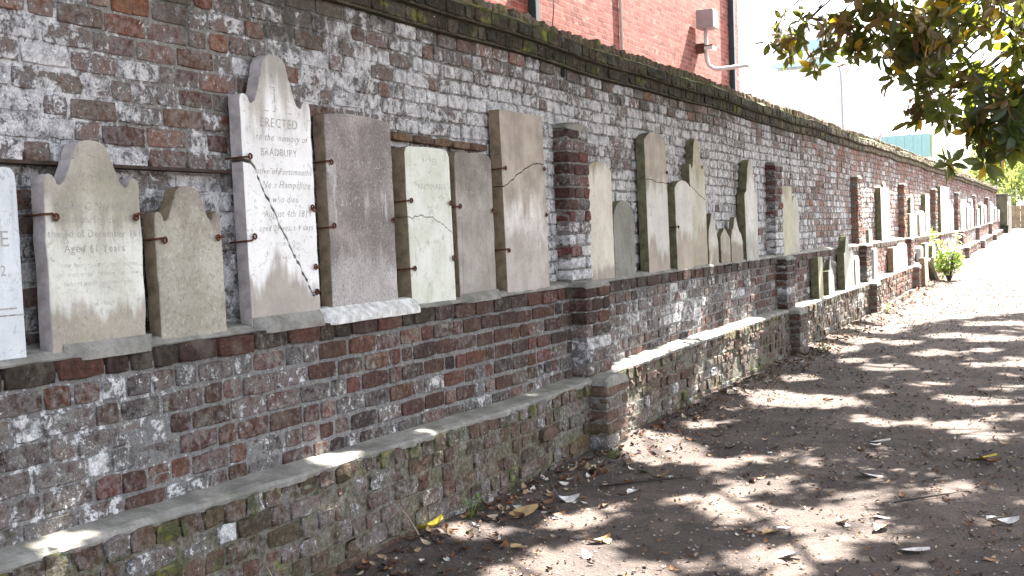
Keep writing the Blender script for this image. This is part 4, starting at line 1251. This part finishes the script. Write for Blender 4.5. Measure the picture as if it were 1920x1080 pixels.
def magnolia(loc, label, crown, sprays, nr, seed):
    """crown: list of (centre, radii, share); sprays: low rosette positions near the path"""
    t = empty('magnolia_tree', loc)
    tag(t, label, 'tree', 'magnolia trees along the path')
    g0 = float(gz(loc[1]))
    base = Vector((loc[0], loc[1], g0))
    def L(p): return Vector(p) - Vector(loc)
    tr = MB()
    top = base + Vector((.2, -.1, 7.5))
    tr.tube([L(base + Vector((0, 0, -.3))), L(base + Vector((0, 0, .3))), L(base + Vector((.05, .03, 1.5))), L(base + Vector((.1, -.05, 3.5))), L(base + Vector((.15, -.1, 5.5))), L(top)], [.42, .30, .25, .21, .15, .05], 12)
    tr.build('trunk', BARK, t, True)
    limb = MB()
    tips = []
    for cen, rad, share in crown:
        for k in range(2):
            q = Vector(cen) + Vector((random.uniform(-.5, .5) * rad[0], random.uniform(-.5, .5) * rad[1], random.uniform(-.3, .3) * rad[2]))
            h = random.uniform(2.2, 5.5)
            branch_tube(limb, L(base + Vector((.1, -.05, h))), L(q), .05, .012, .05)
    ros = []
    tot = sum(c[2] for c in crown)
    for ci, (cen, rad, share) in enumerate(crown):
        P = canopy_points(int(nr * share / tot), cen, rad, .9, seed + ci)
        gx, gy = sun_hits_ground(P)
        wt = (P[:, 0] + 3.2) / SD[0]; wz = P[:, 2] - SD[2] * wt; wy = P[:, 1] - SD[1] * wt
        keep = ~lets_sun(P) & ~((gy > 18.3) & (gx > -3.1)) & ~((wz > -.5) & (wy > 18.2) & (P[:, 0] > -3.2))
        # keep the low air over the path and in front of the lens free
        px_, py_, pw_ = to_px(P)
        infr = (px_ > 0) & (px_ < 1024) & (py_ > -25) & (py_ < 576) & (pw_ > 0)
        keep &= ~infr
        ros += [tuple(p) for p in P[keep]]
    Ms = []
    for p in ros:
        ax = (Vector(p) - (base + Vector((0, 0, 3)))).normalized() * .7 + Vector((random.gauss(0, .5), random.gauss(0, .5), random.gauss(.15, .5)))
        Ms += rosette(L(p), ax, random.randint(7, 10), .14, .21)
    spr = []
    for (c, rr, n) in sprays:
        c = Vector(c)
        root = c + Vector((1.1, .8, .9)) if c.x < -.9 else c + Vector((.9, .7, .6))
        pts = branch_tube(limb, L(root), L(c), .016, .004, .06, 5, .05)
        for k in range(max(1, int(n * .56))):
            q = c + Vector((random.gauss(0, rr * .55), random.gauss(0, rr * .9), random.gauss(0, rr * .45)))
            if k < 6:
                branch_tube(limb, pts[random.choice([2, 3, 4])], L(q), .006, .0025, .04, 3, .06)
            ax = Vector((-.5, -.3, random.gauss(-.1, .4))) + Vector((random.gauss(0, .6), random.gauss(0, .6), random.gauss(0, .3)))
            spr += rosette(L(q), ax, random.randint(5, 9), .11, .18)
    limb.build('branches', BARK, t, True)
    return t, Ms, spr

sprays = [((-2.88, 11.5, 3.38), .12, 5), ((-2.67, 11.5, 3.27), .14, 9), ((-2.51, 11.5, 3.44), .16, 12), ((-2.40, 11.5, 3.15), .10, 7), ((-2.27, 11.3, 3.33), .20, 16), ((-1.96, 11, 3.36), .20, 16),
          ((-1.69, 10.8, 3.39), .22, 22), ((-1.82, 11, 3.10), .20, 20), ((-1.42, 10.5, 3.13), .25, 28), ((-1.38, 10.5, 2.90), .22, 26), ((-1.18, 10.3, 3.25), .22, 26), ((-1.14, 10.3, 2.98), .22, 20),
          ((-.90, 10, 3.0), .20, 14), ((-.63, 9.5, 3.02), .22, 24), ((-.49, 9.5, 2.81), .18, 18), ((-1.55, 10.5, 2.72), .03, 1), ((-1.11, 10, 2.66), .18, 22), ((-1.32, 10.5, 2.48), .12, 13), ((-1.11, 10.3, 2.40), .12, 14),
          ((-.75, 9.5, 2.51), .18, 18), ((-.52, 9.3, 2.43), .17, 22), ((-.72, 9.5, 2.24), .15, 20), ((-.52, 9.3, 2.24), .15, 20), ((-.69, 9.6, 2.10), .11, 13), ((-.47, 9.3, 2.08), .11, 14),
          ((-1.0, 10, 1.95), .06, 5), ((-.69, 9.6, 1.92), .04, 3), ((-.45, 9.3, 2.0), .08, 6)]
tA, MsA, spA = magnolia((2.4, 13.8, 0), 'large magnolia with glossy dark leaves and rusty undersides overhanging the path at upper right',
                        [((-.8, 12.2, 6.3), (2.6, 3.2, 1.3), 1.1), ((.9, 15, 6.8), (2.8, 3.2, 1.6), 1.0), ((-1.9, 15.5, 6.6), (1.7, 3.2, 1.1), 1.6), ((-.6, 19, 7.2), (2.6, 3.0, 1.4), 1.2),
                         ((.8, 21.5, 7.4), (2.4, 2.4, 1.3), .9), ((-2.2, 19.3, 7.4), (1.5, 3.2, 1.0), 1.4), ((1.0, 11.5, 5.6), (2.2, 3.0, 1.3), .7)], sprays, 10000, 1.0)
tB, MsB, spB = magnolia((2.9, 5.2, 0), 'unseen second magnolia nearer the viewer, its crown shading the near stretch of path',  # out of view, crown lobes placed to shade the near wall and path
                        [((-.8, 8.4, 6.2), (2.6, 3.2, 1.4), 1.1), ((-2.5, 9.8, 6.6), (1.5, 3.0, 1.1), 1.7), ((-2.7, 6, 6.0), (1.5, 3.2, 1.1), 1.8), ((1.0, 6.5, 6.5), (2.8, 3.4, 1.7), .9),
                         ((0, 4, 6.3), (2.8, 2.8, 1.5), .8), ((-2.5, 12.8, 6.7), (1.4, 2.6, 1.0), 1.5), ((-2.5, 3.6, 5.4), (1.5, 2.4, 1.0), 1.0), ((-2.6, 9.2, 5.5), (1.2, 3.2, .9), 1.6)], [], 13600, 4.0)

def emit_leaves(t, Ms, spr, limit):
    one = np_mesh('leaf', LV, LQ, LT, {'col': np.array([[.0, 0, 0, 1]] * 8)}, True)
    one.materials.append(MAGN)
    spr = np.array(spr) if len(spr) else np.zeros((0, 3, 4))
    M = np.array(Ms)
    if len(spr):
        # rank by distance and presence in the frame
        c = spr[:, :, 3] + spr[:, :, 0] * .5 + np.array(t.location)
        px_, py_, w_ = to_px(c)
        score = np.linalg.norm(spr[:, :, 0], axis=1) / w_
        score[(px_ < 4) | (px_ > 1020) | (py_ < 4) | (py_ > 572)] = 0
        order = np.argsort(-score)
        for i in order[:limit]:
            o = bpy.data.objects.new('leaf', one); C.objects.link(o); o.parent = t
            mm = Matrix.Identity(4)
            for r_ in range(3):
                for c_ in range(4): mm[r_][c_] = float(spr[i, r_, c_])
            o.matrix_local = mm
        M = np.concatenate([M, spr[order[limit:]]])
    o = link('crown', leaves_mesh('crown', M, rng.random(len(M))), t, MAGN)
    o['kind'] = 'stuff'
emit_leaves(tA, MsA, spA, 300)
emit_leaves(tB, MsB, spB, 0)

# far trees beyond the fence
def far_tree(loc, h, r, n, label, seed):
    t = empty('leafy_tree', loc); tag(t, label, 'tree', 'pale trees beyond the far fence')
    MB().tube([(0, 0, 0), (.1, 0, h * .3), (0, .1, h * .7)], [.22, .17, .06], 8).build('trunk', BARK, t, True)
    P = np.concatenate([canopy_points(n // 3, (random.gauss(0, r * .3), random.gauss(0, r * .3), h * f), (r, r, h * .25), .8, seed + f) for f in (.38, .60, .80)])
    Ms = []
    for p in P: Ms += rosette(p, (random.gauss(0, 1), random.gauss(0, 1), .6), 5, .22, .34)
    o = link('crown', leaves_mesh('crown', np.array(Ms), rng.random(len(Ms))), t, PALEG); o['kind'] = 'stuff'
far_tree((-3.6, 66, .95), 5.2, 2.2, 700, 'pale green tree showing just above the far end of the wall', 2.0)
far_tree((-.6, 63, .95), 6.0, 2.6, 700, 'pale green tree behind the board fence at the right edge', 5.0)
far_tree((1.8, 74, 1.0), 7.0, 3.0, 600, 'taller hazy tree set back behind the board fence', 8.0)
far_tree((-6.5, 84, 1.0), 4.0, 2.4, 500, 'low bushy tree far behind the end of the wall', 11.0)

# sapling growing at the foot of the wall
sp = empty('sapling', (-2.58, 25.3, float(gz(25.3)))); tag(sp, 'bright green sapling growing at the foot of the wall in full sun', 'sapling')
stm = MB()
Ms = []
for k in range(17):
    a_ = random.random() * 6.28; hgt = random.uniform(.35, 1.15); sprd = random.uniform(.1, .42)
    tip = (sprd * math.cos(a_), sprd * math.sin(a_), hgt)
    stm.tube([(0, 0, -.05), (tip[0] * .4, tip[1] * .4, hgt * .5), tip], [.012, .008, .003], 5)
    for j in range(8):
        f = random.uniform(.35, 1)
        Ms += rosette((tip[0] * f, tip[1] * f, hgt * f), (tip[0], tip[1], .5), 4, .08, .14)
stm.build('stem', BARK, sp, True)
o = link('foliage', leaves_mesh('foliage', np.array(Ms), rng.random(len(Ms))), sp, SAPG); o['kind'] = 'stuff'

# ------------------------------------------------------------------ LITTER ON THE PATH
def ground_z(x, y):
    z = float(gz(y))
    return z + nz(x * 1.3, y * 1.3, 3) * .018 + nz(x * 6, y * 6, 9) * .009 + nz(x * 17, y * 17, 1) * .004 + .05 * math.exp(-((x + 2.9) / .22) ** 2)

def dry_leaf_mat(name, col, under=None, rough=.7):
    mt, n, b, out = new_mat(name)
    g = G(n)
    geo = g.node('ShaderNodeNewGeometry')
    oc = g.node('ShaderNodeTexCoord').outputs['Object']
    a = g.noise(oc, 3.0, 4, .6)
    c = g.mix(g.step(a, .35, .65), tuple(x * .7 for x in col), tuple(min(1, x * 1.2) for x in col))
    if under: c = g.mix(geo.outputs['Backfacing'], c, under)
    n.links.new(c, b.inputs['Base Color'])
    b.inputs['Roughness'].default_value = rough
    return mt

def curled(bend, twist, cup):
    """dry leaf: 5 stations x 3, curled along its length and cupped"""
    wprof = [0.02, .20, .26, .19, .01]
    V = []; 
    for i, wv in enumerate(wprof):
        u = i / 4
        z = bend * (u - .5) ** 2 * 2
        for j in (-1, 0, 1):
            V.append((u - .5 + .0, j * wv, z + cup * abs(j) * wv + twist * j * (u - .5) * .5))
    Qd = []
    for i in range(4):
        for j in range(2):
            a0 = i * 3 + j; Qd.append((a0, a0 + 3, a0 + 4, a0 + 1))
    return np.array(V), np.array(Qd)
MAT_L = {'white': dry_leaf_mat('pale_leaf_back', (.62, .60, .60)), 'tan': dry_leaf_mat('tan_dry_leaf', (.42, .29, .15), (.52, .42, .30)), 'brown': dry_leaf_mat('brown_dry_leaf', (.17, .085, .045), (.30, .20, .13)),
         'yellow': dry_leaf_mat('yellow_leaf', (.60, .47, .06)), 'dark': dry_leaf_mat('dark_dry_leaf', (.06, .035, .028)), 'green': dry_leaf_mat('green_leaf', (.08, .22, .04))}
LEAF_MESH = {}
def fallen(x, y, L, kind, label, rz=None, var=None, group=None, tilt=.14):
    v = var if var is not None else random.randrange(4)
    key = (kind, v)
    if key not in LEAF_MESH:
        bend, tw, cup = [(.5, .3, .5), (.25, -.5, .8), (.7, .2, .3), (.15, .15, .25)][v]
        VV, QQ = curled(bend, tw, cup)
        me = np_mesh('fallen_leaf', VV, QQ, None, None, True); me.materials.append(MAT_L[kind]); LEAF_MESH[key] = me
    o = bpy.data.objects.new('fallen_leaf', LEAF_MESH[key]); C.objects.link(o)
    o.scale = (L, L, L)
    o.rotation_euler = (random.gauss(0, tilt), random.gauss(0, tilt), rz if rz is not None else random.random() * 6.28)
    o.location = (x, y, ground_z(x, y) + L * .02)
    tag(o, label, 'leaf', group)
    return o
fallen(-.59, 7.58, .17, 'yellow', 'bright yellow leaf lying on the shaded path at the right', .3, 3)
fallen(-.55, 7.48, .13, 'brown', 'brown curled leaf touching the bright yellow leaf', .1, 0)
fallen(-.72, 5.38, .15, 'white', 'big white-backed leaf lying near the lower right corner', .4, 3)
fallen(-.91, 5.71, .12, 'tan', 'tan cupped leaf standing behind the big white-backed leaf', 1.2, 1)
fallen(-.96, 5.97, .10, 'white', 'small white leaf behind the tan cupped leaf', .2, 3)
fallen(-1.39, 5.46, .10, 'tan', 'pale tan leaf at the tip of a sunlit patch', .9, 1)
fallen(-1.17, 6.9, .16, 'white', 'long flat pale leaf in the middle of the path', .15, 3)
fallen(-2.11, 5.04, .11, 'tan', 'orange-tan leaf in shade near the bottom edge', .5, 0)
fallen(-2.69, 5.35, .22, 'tan', 'long tan leaf lying along the sunlit foot of the wall', .9, 3)
fallen(-2.93, 4.82, .17, 'yellow', 'yellow and brown leaf propped at the foot of the wall', 1.0, 0)
fallen(-.37, 6.02, .12, 'white', 'white curled leaf at the right edge of the photo', .3, 0)
fallen(-2.46, 6.62, .10, 'green', 'small green sprig on the path before the near base pier', .5, 3)
fallen(-2.33, 6.47, .15, 'tan', 'orange curled leaf near the green sprig', .4, 2)
fallen(-1.21, 5.07, .11, 'white', 'white leaf right beside a red-brown scrap near the bottom', .3, 1)
fallen(-1.28, 8.0, .16, 'white', 'thin pale leaf lying flat further up the path', .1, 3)
fallen(-2.62, 5.75, .16, 'white', 'pale leaf leaning on its edge by the sunlit ground below the wall', .8, 2)
used = set()
for k in range(260):
    y_ = random.uniform(4.4, 14.5); x_ = -2.75 + abs(random.gauss(0, 1.1)) if random.random() < .6 else random.uniform(-2.6, -.3)
    if x_ > -.2: continue
    kd = random.choice(['brown', 'tan', 'dark', 'white'])
    zx = 0 if x_ < -2.3 else 1 if x_ < -1.3 else 2
    zy = 0 if y_ < 5.5 else 1 if y_ < 7.2 else 2 if y_ < 10 else 3
    if (kd, zx, zy) in used: continue
    used.add((kd, zx, zy))
    lab = {'brown': 'dry brown leaf', 'tan': 'dry tan leaf', 'dark': 'dark curled leaf', 'white': 'small pale leaf'}[kd] + \
          [' close to the wall foot', ' in the middle of the path', ' on the right side of the path'][zx] + \
          [', along the bottom edge', ', level with the nearest base pier', ', just past the nearest base pier', ', towards the second base pier'][zy]
    fallen(x_, y_, random.uniform(.05, .10), kd, lab, group='leaves fallen on the dirt path')

# countless scraps: one object
VV, QQ = curled(.5, .3, .5)
n = 9000
u = rng.random(n)
ly = 3.8 + rng.random(n) ** 1.2 * 22
lx = np.where(u < .15, -2.90 + np.abs(rng.normal(0, .20, n)), -2.9 + rng.random(n) * 3.2)
sz = np.where(u < .15, rng.uniform(.02, .075, n), rng.uniform(.008, .04, n))
keep = np.ones(n, bool)
for py in PIL: keep &= ~((ly > py - .14) & (ly < py + .31) & (lx < -2.82))
lx, ly, sz = lx[keep], ly[keep], sz[keep]; n = len(lx)
ang = rng.random(n) * 6.28; tx = rng.normal(0, .35, n); ty = rng.normal(0, .35, n)
V = np.zeros((n, 15, 3))
for i in range(n):
    M3 = np.array(Matrix.Rotation(ang[i], 3, 'Z') @ Matrix.Rotation(tx[i], 3, 'X') @ Matrix.Rotation(ty[i], 3, 'Y'))
    V[i] = VV @ M3.T * sz[i] + np.array([lx[i], ly[i], ground_z(lx[i], ly[i]) + sz[i] * .12])
pal = np.array([(.17, .09, .05), (.10, .06, .045), (.30, .21, .13), (.05, .035, .03), (.38, .30, .22), (.50, .47, .44), (.22, .10, .05)])
pi = rng.choice(len(pal), n, p=[.24, .22, .16, .18, .10, .05, .05])
cc = np.ones((n, 15, 4)); cc[..., :3] = pal[pi][:, None]
mt, nn, b, out = new_mat('leaf_scraps'); g = G(nn); nn.links.new(g.attr('col')[0], b.inputs['Base Color'])
o = link('leaf_litter', np_mesh('leaf_litter', V.reshape(-1, 3), (QQ[None] + (np.arange(n) * 15)[:, None, None]).reshape(-1, 4), None, {'col': cc}, True), None, mt)
tag(o, 'dry leaf scraps scattered over the dirt path and heaped along the wall', 'leaf litter', kind='stuff')

# pebbles and grit: one object
n = 5000
gx = -2.9 + rng.random(n) * 3.2; gy = 3.8 + rng.random(n) ** 1.5 * 20; gs = rng.uniform(.003, .010, n)
oct_ = np.array([(1, 0, 0), (-1, 0, 0), (0, 1, 0), (0, -1, 0), (0, 0, .8), (0, 0, -.8)], float)
ot = np.array([(0, 2, 4), (2, 1, 4), (1, 3, 4), (3, 0, 4), (2, 0, 5), (1, 2, 5), (3, 1, 5), (0, 3, 5)])
V = oct_[None] * gs[:, None, None] * rng.uniform(.6, 1.4, (n, 6, 1)) + np.stack([gx, gy, np.array([ground_z(a_, b_) for a_, b_ in zip(gx, gy)]) + gs * .3], 1)[:, None, :]
cc = np.ones((n, 6, 4)); cc[..., :3] = np.array([(.30, .26, .23), (.12, .10, .09), (.45, .42, .40)])[rng.choice(3, n, p=[.5, .35, .15])][:, None]
o = link('grit', np_mesh('grit', V.reshape(-1, 3), None, (ot[None] + (np.arange(n) * 6)[:, None, None]).reshape(-1, 3), {'col': cc}, False), None, mt)
tag(o, 'small grit and pebbles scattered over the dirt path', 'grit', kind='stuff')

# weeds and twigs
def twig(pts, r, label, mat=None):
    o = MB().tube(pts, r, 5).build('twig', mat or simple_mat('dry_twig', (.36, .30, .20), .9, .3, 20), None, True)
    tag(o, label, 'twig')
twig([(-2.90, 4.72, .0), (-2.925, 4.69, .08), (-2.94, 4.64, .16), (-2.945, 4.60, .20)], [.004, .0035, .003, .002], 'pale dry stalk leaning on the base of the wall')
twig([(-2.92, 3.68, .02), (-2.945, 3.64, .12), (-2.955, 3.60, .20)], [.004, .0035, .002], 'pale stalk standing by the wall at the bottom edge')
DT = simple_mat('dark_twig', (.035, .028, .026), .9, .3, 20)
twig([(-.93, 6.25, .012), (-.84, 6.36, .014), (-.74, 6.45, .02), (-.62, 6.62, .014)], [.005, .0055, .0045, .003], 'dark stick lying on the path at the right', DT)
twig([(-2.55, 6.1, .02), (-2.3, 6.35, .02), (-2.12, 6.5, .02)], [.0055, .005, .004], 'short brown stick among the leaves below the near base pier', DT)
WEED = leaf_material('weed_leaf', (.07, .15, .03), (.09, .16, .04), (.15, .25, .03), .02, gloss=.5)
def weed(x, y, h, n, label):
    o = empty('weed', (x, y, ground_z(x, y) - .01)); tag(o, label, 'weed')
    Ms = []
    sm = MB()
    for k in range(n):
        a_ = random.random() * 6.28; tip = Vector((.35 * h * math.cos(a_), .35 * h * math.sin(a_), h * random.uniform(.6, 1)))
        sm.tube([(0, 0, 0), tip * .6, tip], [.002, .0015, .001], 4)
        for f in (.5, .8, 1.0): Ms += rosette(tip * f, (tip.x, tip.y, .4), 3, h * .22, h * .36)
    sm.build('stem', SAPG, o, True)
    q = link('foliage', leaves_mesh('foliage', np.array(Ms), rng.random(len(Ms))), o, WEED); q['kind'] = 'stuff'
weed(-2.86, 5.12, .12, 4, 'small green weed at the foot of the wall beside the propped leaf')
weed(-2.75, 6.85, .10, 4, 'tiny weed in front of the near base pier')
weed(-2.72, 13.15, .16, 5, 'yellow-green weed at the foot of the second base pier')
weed(-2.74, 18.15, .18, 5, 'yellow-green weed at the foot of the third base pier')
